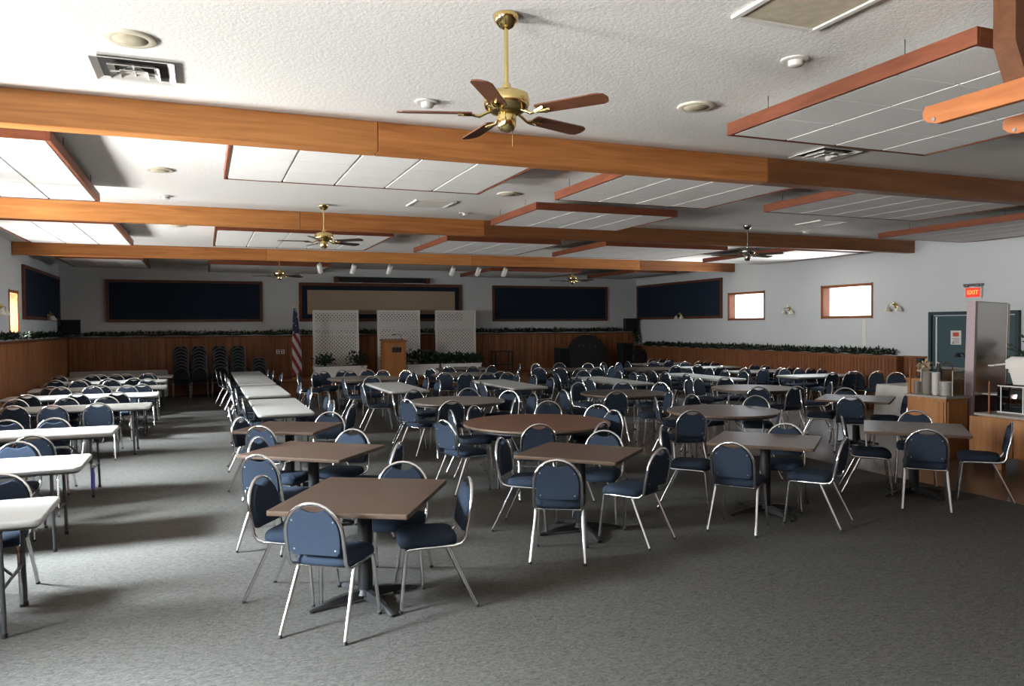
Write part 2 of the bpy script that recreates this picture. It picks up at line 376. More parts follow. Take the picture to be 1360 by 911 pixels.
TABLES = {
  'L1': ('long', -2.18, 5.95, 2.44, 0.76, 'x', 'front white table by left wall'),
  'L2': ('long', -2.22, 7.98, 2.44, 0.76, 'x', 'second white table by left wall'),
  'L3': ('long', -2.20, 10.30, 2.44, 0.76, 'x', 'third white table by left wall'),
  'L4': ('long', -2.00, 13.42, 2.44, 0.76, 'x', 'fourth white table by left wall'),
  'L5': ('long', -2.00, 15.65, 2.44, 0.76, 'x', 'fifth white table by left wall'),
  'L6': ('long', -1.94, 17.55, 2.44, 0.76, 'x', 'sixth white table by left wall'),
  'L7': ('long', -2.02, 19.65, 2.44, 0.76, 'x', 'seventh white table by left wall'),
  'L8': ('long', -1.96, 21.45, 2.44, 0.76, 'x', 'last white table by left wall'),
  'C1': ('long', 1.06, 12.32, 2.44, 0.76, 'y', 'front center-aisle white table'),
  'C2': ('long', 1.06, 15.48, 2.44, 0.76, 'y', 'second center-aisle white table'),
  'C3': ('long', 1.06, 18.50, 2.44, 0.76, 'y', 'third center-aisle white table'),
  'C4': ('long', 1.06, 21.15, 2.44, 0.76, 'y', 'last center-aisle white table'),
  'M1': ('long', 3.57, 15.30, 2.44, 0.76, 'y', 'first mid-hall white table from left'),
  'M2': ('long', 5.90, 15.05, 2.44, 0.76, 'y', 'second mid-hall white table from left'),
  'M3': ('long', 8.30, 15.00, 2.44, 0.76, 'y', 'third mid-hall white table from left'),
  'M4': ('long', 10.80, 15.20, 2.44, 0.76, 'y', 'fourth mid-hall white table from left'),
  'W1': ('long', 13.42, 14.25, 1.83, 0.76, 'x', 'front right-wall white table'),
  'W2': ('long', 13.42, 16.30, 1.83, 0.76, 'x', 'second right-wall white table'),
  'W3': ('long', 13.42, 18.50, 1.83, 0.76, 'x', 'third right-wall white table'),
  'W4': ('long', 13.42, 20.90, 1.83, 0.76, 'x', 'last right-wall white table'),
  'S1': ('sq', 1.041, 5.445, 0.94, 1.13, -29.3, 'nearest brown pedestal table'),
  'S2': ('sq', 0.969, 7.616, 1.08, 0.91, -38.4, 'second left-column pedestal table'),
  'S3': ('sq', 0.940, 9.521, 0.99, 0.94, -30.3, 'third left-column pedestal table'),
  'S4': ('sq', 3.266, 6.489, 0.98, 0.87, -46.9, 'central brown pedestal table'),
  'S5': ('sq', 5.349, 6.403, 1.01, 0.95, -47.6, 'pedestal table right of center'),
  'S6': ('sq', 7.479, 6.452, 1.04, 1.08, -46.4, 'pedestal table by the buffet'),
  'S7': ('sq', 9.591, 9.357, 1.05, 1.15, -52.2, 'pedestal table behind the buffet chairs'),
  'R1': ('rd', 3.83, 8.80, 0.91, 'large reddish-brown round table'),
  'R2': ('rd', 3.80, 11.95, 0.77, 'grey-topped round table'),
  'R3': ('rd', 6.75, 8.95, 0.78, 'round table with window glare'),
  'R4': ('rd', 9.62, 11.85, 0.78, 'farther glare-lit round table'),
  'R5': ('rd', 6.88, 11.95, 0.76, 'dark round table'),
  'R6': ('rd', 3.50, 18.20, 0.85, 'far-left round table near lectern'),
  'R7': ('rd', 6.10, 18.50, 0.85, 'far middle round table'),
  'R8': ('rd', 9.30, 19.20, 0.85, 'far dark round table'),
  'R9': ('rd', 6.90, 21.20, 0.76, 'round table below the right lattice'),
  'R10': ('rd', 11.60, 18.60, 0.76, 'far-right round table'),
}
CHAIRS = [  # x, y, facing in degrees from +X, table, label
  (0.771, 5.085, 54, 'S1', 'back-turned blue chair, near left of nearest brown pedestal table'),
  (0.610, 5.734, -33, 'S1', 'side-on blue chair, far left of nearest brown pedestal table'),
  (1.459, 5.270, 172, 'S1', 'side-on blue chair, right side of nearest brown pedestal table'),
  (1.358, 5.787, -112, 'S1', 'front-facing blue chair, far right of nearest brown pedestal table'),
  (0.603, 7.111, 50, 'S2', 'back-turned blue chair, near left of second left-column pedestal table'),
  (0.718, 7.867, -33, 'S2', 'side-on blue chair, far left of second left-column pedestal table'),
  (1.288, 7.965, -125, 'S2', 'front-facing blue chair, far right of second left-column pedestal table'),
  (1.439, 7.257, 150, 'S2', 'side-on blue chair, near right of second left-column pedestal table'),
  (0.740, 9.149, 52, 'S3', 'back-turned blue chair, near left of third left-column pedestal table'),
  (0.627, 9.705, -35, 'S3', 'side-on blue chair, far left of third left-column pedestal table'),
  (1.351, 9.762, -118, 'S3', 'front-facing blue chair, far right of third left-column pedestal table'),
  (1.686, 11.046, 150, 'S3', 'side-on blue chair, far side of third left-column pedestal table'),
  (2.778, 5.893, 60, 'S4', 'back-turned blue chair, near side of central brown pedestal table'),
  (2.880, 6.803, -38, 'S4', 'side-on blue chair, left side of central brown pedestal table'),
  (3.579, 6.060, 118, 'S4', 'side-on blue chair, near right of central brown pedestal table'),
  (3.635, 6.807, -130, 'S4', 'front-facing blue chair, far right of central brown pedestal table'),
  (4.721, 6.020, 38, 'S5', 'back-turned blue chair, near side of pedestal table right of center'),
  (4.779, 6.918, -42, 'S5', 'side-on blue chair, left side of pedestal table right of center'),
  (5.503, 5.887, 122, 'S5', 'side-on blue chair, near right of pedestal table right of center'),
  (5.669, 6.521, -138, 'S5', 'front-facing blue chair, far right of pedestal table right of center'),
  (7.056, 5.948, 43, 'S6', 'back-turned blue chair, near side of pedestal table by the buffet'),
  (7.095, 6.725, -42, 'S6', 'side-on blue chair, left side of pedestal table by the buffet'),
  (7.957, 6.002, 130, 'S6', 'side-on blue chair, right side of pedestal table by the buffet'),
  (7.991, 6.872, -138, 'S6', 'front-facing blue chair, far side of pedestal table by the buffet'),
  (9.144, 9.010, 43, 'S7', 'back-turned blue chair, near side of pedestal table behind the buffet chairs'),
  (9.208, 9.737, -42, 'S7', 'side-on blue chair, left side of pedestal table behind the buffet chairs'),
  (9.793, 9.793, -138, 'S7', 'front-facing blue chair, far side of pedestal table behind the buffet chairs'),
  (9.823, 8.972, 140, 'S7', 'side-on blue chair, right side of pedestal table behind the buffet chairs'),
  (2.834, 8.672, 20, 'R1', 'side-on blue chair, near left of large reddish-brown round table'),
  (3.239, 9.530, -5, 'R1', 'leftmost side-on blue chair, far left of large reddish-brown round table'),
  (3.594, 9.763, -50, 'R1', 'rightmost side-on blue chair, far left of large reddish-brown round table'),
  (4.518, 9.859, -105, 'R1', 'front-facing blue chair, far side of large reddish-brown round table'),
  (4.793, 9.215, -140, 'R1', 'front-facing blue chair, far right of large reddish-brown round table'),
  (4.576, 8.625, 190, 'R1', 'side-on blue chair, right side of large reddish-brown round table'),
  (3.950, 7.866, 125, 'R1', 'side-on blue chair, near right of large reddish-brown round table'),
  (3.481, 8.076, 78, 'R1', 'back-turned blue chair, near side of large reddish-brown round table'),
  (3.064, 11.412, 25, 'R2', 'back-turned blue chair, near left of grey-topped round table'),
  (3.446, 12.728, -70, 'R2', 'front-facing blue chair, far left of grey-topped round table'),
  (3.088, 12.166, -12, 'R2', 'side-on blue chair, left side of grey-topped round table'),
  (3.374, 11.111, 88, 'R2', 'back-turned blue chair, near side of grey-topped round table'),
  (4.246, 12.578, -100, 'R2', 'front-facing blue chair, far side of grey-topped round table'),
  (4.547, 11.910, -140, 'R2', 'front-facing blue chair, right side of grey-topped round table'),
  (4.087, 10.910, 150, 'R2', 'side-on blue chair, near right of grey-topped round table'),
  (5.826, 8.516, 72, 'R3', 'back-turned blue chair, near left of round table with window glare'),
  (6.502, 9.783, -25, 'R3', 'side-on blue chair, far left of round table with window glare'),
  (7.059, 9.786, -75, 'R3', 'side-on blue chair, far side of round table with window glare'),
  (7.570, 9.239, -125, 'R3', 'front-facing blue chair, far right of round table with window glare'),
  (6.523, 7.966, 140, 'R3', 'side-on blue chair, near right of round table with window glare'),
  (9.071, 11.069, 55, 'R4', 'back-turned blue chair, near side of farther glare-lit round table'),
  (10.525, 11.255, 147, 'R4', 'side-on blue chair, right side of farther glare-lit round table'),
  (9.843, 12.789, -100, 'R4', 'rightmost front-facing blue chair, far left of farther glare-lit round table'),
  (8.925, 12.533, -53, 'R4', 'side-on blue chair, left side of farther glare-lit round table'),
  (9.343, 12.808, -68, 'R4', 'leftmost side-on blue chair, far left of farther glare-lit round table'),
  (9.567, 10.924, 87, 'R4', 'back-turned blue chair, near right of farther glare-lit round table'),
  (6.309, 11.387, 80, 'R5', 'back-turned blue chair, near side of dark round table'),
  (6.636, 12.833, -75, 'R5', 'front-facing blue chair, far left of dark round table'),
  (7.340, 12.770, -119, 'R5', 'front-facing blue chair, far side of dark round table'),
  (7.715, 12.338, -155, 'R5', 'front-facing blue chair, far right of dark round table'),
  (6.800, 10.860, 165, 'R5', 'side-on blue chair, near right of dark round table'),
  (-1.413, 6.456, -90, 'L1', 'front-facing blue chair, far side of front white table by left wall'),
  (-1.669, 8.347, -90, 'L2', 'front-facing blue chair, far side of second white table by left wall'),
  (-1.630, 9.389, 90, 'L3', 'back-turned blue chair, near side of third white table by left wall'),
  (-1.699, 10.480, -90, 'L3', 'rightmost front-facing blue chair, far side of third white table by left wall'),
  (-2.196, 10.489, -90, 'L3', 'leftmost front-facing blue chair, far side of third white table by left wall'),
  (-1.445, 12.976, 90, 'L4', 'rightmost back-turned blue chair, near side of fourth white table by left wall'),
  (-2.004, 12.880, 90, 'L4', 'second from left back-turned blue chair, near side of fourth white table by left wall'),
  (-2.509, 13.027, 90, 'L4', 'leftmost back-turned blue chair, near side of fourth white table by left wall'),
  (-1.455, 13.598, -90, 'L4', 'rightmost front-facing blue chair, far side of fourth white table by left wall'),
  (-2.021, 13.607, -90, 'L4', 'second from left front-facing blue chair, far side of fourth white table by left wall'),
  (-2.702, 13.595, -90, 'L4', 'leftmost front-facing blue chair, far side of fourth white table by left wall'),
  (-1.389, 15.075, 90, 'L5', 'rightmost back-turned blue chair, near side of fifth white table by left wall'),
  (-1.987, 15.065, 90, 'L5', 'second from left back-turned blue chair, near side of fifth white table by left wall'),
  (-2.719, 15.104, 90, 'L5', 'leftmost back-turned blue chair, near side of fifth white table by left wall'),
  (-1.373, 16.186, -90, 'L5', 'rightmost front-facing blue chair, far side of fifth white table by left wall'),
  (-1.962, 16.214, -90, 'L5', 'second from left front-facing blue chair, far side of fifth white table by left wall'),
  (-2.486, 16.207, -90, 'L5', 'leftmost front-facing blue chair, far side of fifth white table by left wall'),
  (-1.135, 16.981, 90, 'L6', 'rightmost back-turned blue chair, near side of sixth white table by left wall'),
  (-1.852, 16.988, 90, 'L6', 'second from left back-turned blue chair, near side of sixth white table by left wall'),
  (-2.673, 16.998, 90, 'L6', 'leftmost back-turned blue chair, near side of sixth white table by left wall'),
  (-2.447, 18.126, -90, 'L6', 'leftmost front-facing blue chair, far side of sixth white table by left wall'),
  (-1.826, 18.110, -90, 'L6', 'second from left front-facing blue chair, far side of sixth white table by left wall'),
  (-1.131, 18.118, -90, 'L6', 'rightmost front-facing blue chair, far side of sixth white table by left wall'),
  (-1.430, 19.075, 90, 'L7', 'rightmost back-turned blue chair, near side of seventh white table by left wall'),
  (-1.928, 19.120, 90, 'L7', 'third from left back-turned blue chair, near side of seventh white table by left wall'),
  (-2.425, 19.061, 90, 'L7', 'second from left back-turned blue chair, near side of seventh white table by left wall'),
  (-2.925, 19.069, 90, 'L7', 'leftmost back-turned blue chair, near side of seventh white table by left wall'),
  (-3.120, 20.214, -90, 'L7', 'leftmost front-facing blue chair, far side of seventh white table by left wall'),
  (-2.444, 20.223, -90, 'L7', 'second from left front-facing blue chair, far side of seventh white table by left wall'),
  (-1.944, 20.195, -90, 'L7', 'third from left front-facing blue chair, far side of seventh white table by left wall'),
  (-1.289, 20.181, -90, 'L7', 'rightmost front-facing blue chair, far side of seventh white table by left wall'),
  (-1.731, 20.890, 90, 'L8', 'second from left back-turned blue chair, near side of last white table by left wall'),
  (-1.231, 20.888, 90, 'L8', 'rightmost back-turned blue chair, near side of last white table by left wall'),
  (-2.277, 20.872, 90, 'L8', 'leftmost back-turned blue chair, near side of last white table by left wall'),
  (0.567, 21.357, 0, 'C4', 'farthest side-on blue chair, left side of last center-aisle white table'),
  (0.739, 19.475, 0, 'C3', 'farthest side-on blue chair, left side of third center-aisle white table'),
  (0.760, 17.950, 0, 'C3', 'second nearest side-on blue chair, left side of third center-aisle white table'),
  (0.778, 17.420, 0, 'C3', 'nearest side-on blue chair, left side of third center-aisle white table'),
  (0.804, 14.652, 0, 'C2', 'farthest side-on blue chair, left side of second center-aisle white table'),
  (0.710, 13.538, 0, 'C2', 'nearest side-on blue chair, left side of second center-aisle white table'),
  (0.828, 12.516, 0, 'C1', 'farthest side-on blue chair, left side of front center-aisle white table'),
  (0.592, 11.216, 0, 'C1', 'nearest side-on blue chair, left side of front center-aisle white table'),
  (0.660, 20.553, 0, 'C4', 'nearest side-on blue chair, left side of last center-aisle white table'),
  (1.339, 20.453, 180, 'C4', 'nearest side-on blue chair, right side of last center-aisle white table'),
  (1.444, 19.249, 180, 'C3', 'side-on blue chair, right side of third center-aisle white table'),
  (1.247, 20.929, 180, 'C4', 'farthest side-on blue chair, right side of last center-aisle white table'),
  (1.468, 15.641, 180, 'C2', 'farthest side-on blue chair, right side of second center-aisle white table'),
  (1.508, 14.384, 180, 'C2', 'nearest side-on blue chair, right side of second center-aisle white table'),
  (1.584, 12.767, 180, 'C1', 'farthest side-on blue chair, right side of front center-aisle white table'),
  (1.480, 11.606, 180, 'C1', 'nearest side-on blue chair, right side of front center-aisle white table'),
  (3.016, 14.402, 0, 'M1', 'nearest side-on blue chair, left side of first mid-hall white table from left'),
  (3.007, 16.388, 0, 'M1', 'farthest side-on blue chair, left side of first mid-hall white table from left'),
  (4.130, 15.126, 180, 'M1', 'nearest side-on blue chair, right side of first mid-hall white table from left'),
  (4.138, 16.040, 180, 'M1', 'farthest side-on blue chair, right side of first mid-hall white table from left'),
  (3.397, 16.733, -100, 'M1', 'front-facing blue chair, far end of first mid-hall white table from left'),
  (5.353, 14.308, 0, 'M2', 'nearest side-on blue chair, left side of second mid-hall white table from left'),
  (5.329, 14.808, 0, 'M2', 'farthest side-on blue chair, left side of second mid-hall white table from left'),
  (4.639, 11.438, 180, 'M2', 'nearest side-on blue chair, right side of second mid-hall white table from left'),
  (6.455, 14.727, 180, 'M2', 'second nearest side-on blue chair, right side of second mid-hall white table from left'),
  (6.269, 16.164, 180, 'M2', 'farthest side-on blue chair, right side of second mid-hall white table from left'),
  (6.497, 15.719, 180, 'M2', 'third nearest side-on blue chair, right side of second mid-hall white table from left'),
  (6.570, 16.563, -95, 'M2', 'front-facing blue chair, far end of second mid-hall white table from left'),
  (5.932, 11.818, 0, 'M3', 'nearest side-on blue chair, left side of third mid-hall white table from left'),
  (7.742, 14.849, 0, 'M3', 'third nearest side-on blue chair, left side of third mid-hall white table from left'),
  (7.746, 14.349, 0, 'M3', 'second nearest side-on blue chair, left side of third mid-hall white table from left'),
  (9.019, 16.408, 180, 'M3', 'third nearest side-on blue chair, right side of third mid-hall white table from left'),
  (8.776, 15.971, 180, 'M3', 'farthest side-on blue chair, right side of third mid-hall white table from left'),
  (8.884, 15.483, 180, 'M3', 'second nearest side-on blue chair, right side of third mid-hall white table from left'),
  (8.835, 14.985, 180, 'M3', 'nearest side-on blue chair, right side of third mid-hall white table from left'),
  (8.502, 16.463, -95, 'M3', 'front-facing blue chair, far end of third mid-hall white table from left'),
  (7.733, 15.989, 0, 'M3', 'farthest side-on blue chair, left side of third mid-hall white table from left'),
  (10.247, 15.934, 0, 'M4', 'second nearest side-on blue chair, left side of fourth mid-hall white table from left'),
  (10.238, 15.374, 0, 'M4', 'farthest side-on blue chair, left side of fourth mid-hall white table from left'),
  (10.242, 14.513, 0, 'M4', 'nearest side-on blue chair, left side of fourth mid-hall white table from left'),
  (11.038, 16.396, 180, 'M4', 'farthest side-on blue chair, right side of fourth mid-hall white table from left'),
  (11.458, 16.125, 180, 'M4', 'third nearest side-on blue chair, right side of fourth mid-hall white table from left'),
  (11.344, 15.359, 180, 'M4', 'second nearest side-on blue chair, right side of fourth mid-hall white table from left'),
  (11.365, 14.694, 180, 'M4', 'nearest side-on blue chair, right side of fourth mid-hall white table from left'),
  (13.075, 13.709, 90, 'W1', 'leftmost back-turned blue chair, near side of front right-wall white table'),
  (13.557, 13.676, 90, 'W1', 'second from left back-turned blue chair, near side of front right-wall white table'),
  (14.017, 13.672, 40, 'W1', 'rightmost back-turned blue chair, near side of front right-wall white table'),
  (13.183, 14.816, -90, 'W1', 'leftmost front-facing blue chair, far side of front right-wall white table'),
  (13.642, 14.819, -90, 'W1', 'second from left front-facing blue chair, far side of front right-wall white table'),
  (14.050, 14.858, -90, 'W1', 'third from left front-facing blue chair, far side of front right-wall white table'),
  (14.000, 14.425, -90, 'W1', 'rightmost front-facing blue chair, far side of front right-wall white table'),
  (12.860, 15.753, 90, 'W2', 'third from left back-turned blue chair, near side of second right-wall white table'),
  (13.397, 15.752, 90, 'W2', 'rightmost back-turned blue chair, near side of second right-wall white table'),
  (12.608, 17.118, 90, 'W2', 'leftmost back-turned blue chair, near side of second right-wall white table'),
  (12.588, 16.123, 90, 'W2', 'second from left back-turned blue chair, near side of second right-wall white table'),
  (14.000, 16.936, -90, 'W2', 'leftmost front-facing blue chair, far side of second right-wall white table'),
  (14.000, 16.476, -90, 'W2', 'second from left front-facing blue chair, far side of second right-wall white table'),
  (14.000, 15.490, -90, 'W2', 'rightmost front-facing blue chair, far side of second right-wall white table'),
  (11.776, 17.964, 90, 'W3', 'leftmost back-turned blue chair, near side of third right-wall white table'),
  (12.482, 17.974, 90, 'W3', 'rightmost back-turned blue chair, near side of third right-wall white table'),
  (13.224, 19.091, -90, 'W3', 'leftmost front-facing blue chair, far side of third right-wall white table'),
  (13.678, 19.016, -90, 'W3', 'second from left front-facing blue chair, far side of third right-wall white table'),
  (14.050, 19.118, -90, 'W3', 'third from left front-facing blue chair, far side of third right-wall white table'),
  (14.000, 18.683, -90, 'W3', 'rightmost front-facing blue chair, far side of third right-wall white table'),
  (12.631, 20.231, 70, 'W4', 'leftmost back-turned blue chair, near side of last right-wall white table'),
  (13.120, 20.335, 90, 'W4', 'rightmost back-turned blue chair, near side of last right-wall white table'),
  (12.151, 20.370, 0, 'W4', 'side-on blue chair, left end of last right-wall white table'),
  (13.581, 21.445, -90, 'W4', 'leftmost front-facing blue chair, far side of last right-wall white table'),
  (14.049, 21.528, -90, 'W4', 'second from left front-facing blue chair, far side of last right-wall white table'),
  (13.999, 21.070, -90, 'W4', 'rightmost front-facing blue chair, far side of last right-wall white table'),
  (2.310, 18.424, -16, 'R6', 'side-on blue chair, left side of far-left round table near lectern'),
  (2.695, 18.743, -40, 'R6', 'leftmost side-on blue chair, far left of far-left round table near lectern'),
  (2.874, 19.210, -65, 'R6', 'rightmost front-facing blue chair, far left of far-left round table near lectern'),
  (3.450, 18.976, -72, 'R6', 'leftmost front-facing blue chair, far side of far-left round table near lectern'),
  (3.292, 19.485, -82, 'R6', 'second from left front-facing blue chair, far side of far-left round table near lectern'),
  (3.785, 19.400, -108, 'R6', 'rightmost front-facing blue chair, far side of far-left round table near lectern'),
  (4.011, 18.954, -123, 'R6', 'leftmost front-facing blue chair, far right of far-left round table near lectern'),
  (4.472, 18.761, -141, 'R6', 'rightmost front-facing blue chair, far right of far-left round table near lectern'),
  (4.198, 17.461, 133, 'R6', 'side-on blue chair, near right of far-left round table near lectern'),
  (5.626, 19.382, -62, 'R7', 'front-facing blue chair, far left of far middle round table'),
  (5.074, 18.491, 0, 'R7', 'side-on blue chair, left side of far middle round table'),
  (5.421, 17.772, 59, 'R7', 'back-turned blue chair, near left of far middle round table'),
  (6.186, 17.298, 85, 'R7', 'leftmost back-turned blue chair, near side of far middle round table'),
  (5.688, 17.350, 82, 'R7', 'rightmost back-turned blue chair, near side of far middle round table'),
  (6.550, 17.640, 100, 'R7', 'back-turned blue chair, near right of far middle round table'),
  (7.009, 17.930, 148, 'R7', 'side-on blue chair, right side of far middle round table'),
  (7.296, 20.354, 110, 'R9', 'back-turned blue chair, near right of round table below the right lattice'),
  (6.811, 20.231, 89, 'R9', 'rightmost back-turned blue chair, near side of round table below the right lattice'),
  (6.357, 20.440, 55, 'R9', 'leftmost back-turned blue chair, near side of round table below the right lattice'),
  (8.962, 20.157, -71, 'R8', 'front-facing blue chair, far left of far dark round table'),
  (8.735, 18.404, 55, 'R8', 'leftmost back-turned blue chair, near side of far dark round table'),
  (9.568, 20.187, -105, 'R8', 'front-facing blue chair, far side of far dark round table'),
  (8.252, 20.880, 167, 'R9', 'side-on blue chair, right side of round table below the right lattice'),
  (9.003, 17.982, 76, 'R8', 'rightmost back-turned blue chair, near side of far dark round table'),
  (9.481, 18.127, 89, 'R8', 'leftmost back-turned blue chair, near right of far dark round table'),
  (10.107, 19.804, -143, 'R8', 'front-facing blue chair, far right of far dark round table'),
  (8.282, 18.615, 47, 'R8', 'back-turned blue chair, near left of far dark round table'),
  (10.995, 19.814, -64, 'R10', 'leftmost side-on blue chair, far left of far-right round table'),
  (11.262, 19.391, -66, 'R10', 'rightmost side-on blue chair, far left of far-right round table'),
  (9.929, 18.350, 119, 'R8', 'rightmost side-on blue chair, near right of far dark round table'),
  (10.590, 18.985, -21, 'R10', 'side-on blue chair, left side of far-right round table'),
  (14.000, 13.070, 215, 'W1', 'leftmost front-facing blue chair, left end of front right-wall white table'),
  (14.000, 12.571, 215, 'W1', 'rightmost front-facing blue chair, left end of front right-wall white table'),
]

# ------------------------------------------------------------------ the room
boxed('floor', ((XL + XR) / 2, (YB + YF) / 2, -0.06), (XR - XL + 0.8, YB - YF + 0.8, 0.12), M['carpet'], kind='structure')
b = MB()
b.box((11.25, 9.2, 0.004), (6.34, 8.2, 0.008)); b.box((7.08, 11.25, 0.004), (2.0, 4.1, 0.008))
one('floor', b, M['planks'], kind='structure', label='wooden dance floor set into the grey carpet by the buffet')
boxed('ceiling', ((XL + XR) / 2, (YB + YF) / 2, ZC + 0.06), (XR - XL + 0.8, YB - YF + 0.8, 0.12), M['ceiling'], kind='structure')

def wall_with_openings(name, x0, x1, openings):
    """a wall along Y between x0 and x1, solid boxes around rectangular openings (y0, y1, z0, z1)"""
    b = MB(); y = YF - 0.3
    xc, dx = (x0 + x1) / 2, abs(x1 - x0)
    for a0, a1, z0, z1 in sorted(openings):
        b.box((xc, (y + a0) / 2, ZC / 2), (dx, a0 - y, ZC))
        if z0 > 0: b.box((xc, (a0 + a1) / 2, z0 / 2), (dx, a1 - a0, z0))
        b.box((xc, (a0 + a1) / 2, (z1 + ZC) / 2), (dx, a1 - a0, ZC - z1))
        y = a1
    b.box((xc, (y + YB + 0.3) / 2, ZC / 2), (dx, YB + 0.3 - y, ZC))
    return one(name, b, M['wall'], smooth=False, kind='structure')
wall_left = wall_with_openings('wall_left', XL - 0.3, XL, [(y - w / 2, y + w / 2, SILL, HEAD) for y, w in LEFT_WIN])
wall_right = wall_with_openings('wall_right', XR, XR + 0.22, [(y - w / 2, y + w / 2, z0, z1) for y, w, z0, z1 in RIGHT_WIN])
wall_back = boxed('wall_back', ((XL + XR) / 2, YB + 0.1, ZC / 2), (XR - XL, 0.2, ZC), M['wall'], kind='structure')
boxed('wall_front', ((XL + XR) / 2, YF - 0.1, ZC / 2), (XR - XL, 0.2, ZC), M['bead'], kind='structure')

def window(n, xin, xout, y, w, z0, z1):
    """wooden reveal lining, casing and glass in a wall opening"""
    s = 1 if xout > xin else -1
    f = MB(); t = 0.025
    xc = (xin + xout) / 2; dx = abs(xout - xin)
    f.box((xc, y - w / 2 + t / 2, (z0 + z1) / 2), (dx, t, z1 - z0)); f.box((xc, y + w / 2 - t / 2, (z0 + z1) / 2), (dx, t, z1 - z0))
    f.box((xc, y, z0 + t / 2), (dx, w - 2 * t, t)); f.box((xc, y, z1 - t / 2), (dx, w - 2 * t, t))
    k = 0.045
    xi = xin - s * 0.008
    f.box((xi, y - w / 2 - k / 2 + .01, (z0 + z1) / 2), (0.016, k, z1 - z0 + 2 * k)); f.box((xi, y + w / 2 + k / 2 - .01, (z0 + z1) / 2), (0.016, k, z1 - z0 + 2 * k))
    f.box((xi, y, z0 - k / 2 + .01), (0.016, w, k)); f.box((xi, y, z1 + k / 2 - .01), (0.016, w, k))
    o = one('window_%d' % n, f, M['trimwood'], smooth=False, kind='structure')
    xg = xout - s * 0.035
    boxed('pane', (xg, y, (z0 + z1) / 2), (0.006, w - 2 * t, z1 - z0 - 2 * t), M['glass'], o)
    return o
nw = 1
for y, w in LEFT_WIN: window(nw, XL, XL - 0.3, y, w, SILL, HEAD); nw += 1
for y, w, z0, z1 in RIGHT_WIN: window(nw, XR, XR + 0.22, y, w, z0, z1); nw += 1

# wainscot: a boxed-out ledge of boards along left, back and right walls
LEDGE = 0.24; WZ = 1.70; WZR = 1.215
board_me = {}
def board_mesh(w, h):
    k = (round(w, 3), round(h, 3))
    if k not in board_me:
        b = MB(); b.box((0, 0, 0), (w, 0.022, h), 0.004); board_me[k] = b.mesh('board', M['board'])
    return board_me[k]
def wainscot(name, x0, y0, x1, y1, z, nboards, normal):
    """a boxed ledge body plus boards on its face from (x0, y0) to (x1, y1); normal points into the room"""
    d = Vector((x1 - x0, y1 - y0, 0)); L = d.length; ang = math.atan2(d.y, d.x)
    nx, ny = normal
    body = MB(); body.box((0, 0, 0), (L, LEDGE - 0.03, z - 0.03))
    body.box((0, 0, z / 2 - 0.0), (L + 0.02, LEDGE + 0.0, 0.03), 0.006)
    c = ((x0 + x1) / 2 + nx * (LEDGE - .03) / 2, (y0 + y1) / 2 + ny * (LEDGE - .03) / 2, (z - 0.03) / 2)
    root = one(name, body, M['frame'], smooth=False, loc=c, rz=ang, kind='structure')
    w = L / nboards
    me = board_mesh(w - 0.018, z - 0.06)
    side = 1 if (-math.sin(ang) * nx + math.cos(ang) * ny) > 0 else -1
    for i in range(nboards):
        obj('board', me, root, (-L / 2 + w * (i + .5), side * (LEDGE / 2 - 0.006), 0.0))
    return root
wainscot('baseboard_back', XL + LEDGE, YB, XR - LEDGE, YB, WZ, 80, (0, -1))
wainscot('baseboard_left', XL, YF, XL, YB, WZ, 136, (1, 0))
def beadboard(name, y0, y1, z, depth):
    b = MB(); L = y1 - y0
    b.box((XR - depth / 2, (y0 + y1) / 2, (z - .03) / 2), (depth, L, z - 0.03)); b.box((XR - depth / 2 - .01, (y0 + y1) / 2, z - 0.015), (depth + 0.02, L, 0.03))
    root = one(name, b, M['bead'], smooth=False, kind='structure')
    s = MB(); n = int(L / 0.10); w = L / n
    for i in range(n): s.box((XR - depth - 0.008, y0 + w * (i + .5), (z - .05) / 2), (0.016, w - 0.012, z - 0.06))
    one('beadboard', s, M['bead'], smooth=False, parent=root, kind='stuff')
beadboard('baseboard_right', 12.78, YB - LEDGE, WZR, LEDGE)
beadboard('baseboard_right', 12.20, 12.77, WZR + 0.01, 0.03)
beadboard('baseboard_right', YF, 10.05, WZR + 0.01, 0.03)

# stage platform under the lectern and the lattice screens
b = MB(); b.box((6.0, 23.14, 0.22), (8.2, 1.80, 0.44)); b.box((6.0, 23.10, 0.455), (8.24, 1.88, 0.03))
one('stage', b, M['bead'], smooth=False, kind='structure')

# ceiling beams, each built up from three stained boards
def beam(i, y0, th, cuts, mats):
    root = obj('trim_%d' % i, None, None, (0, y0 + th / 2, 3.48), kind='structure', label=['front', 'middle', 'far'][i - 1] + ' stained timber beam across the ceiling')
    xs = [XL + 0.01] + cuts + [XR - 0.01]
    for a, c, mt in zip(xs, xs[1:], mats):
        m = MB(); m.box((0, 0, 0), (c - a - 0.006, th, ZC - 3.48 - 0.005), 0.006)
        one('board', m, M[mt], parent=root, loc=((a + c) / 2, 0, (ZC - 3.48) / 2))
beam(1, 6.83, 0.19, [1.46, 5.74], ['beam_light', 'beam', 'beam_dark']); beam(2, 12.52, 0.17, [1.43, 4.5], ['beam_light', 'beam', 'beam_dark']); beam(3, 18.70, 0.17, [1.38, 6.37, 11.3], ['beam', 'beam_light', 'beam', 'beam_dark'])

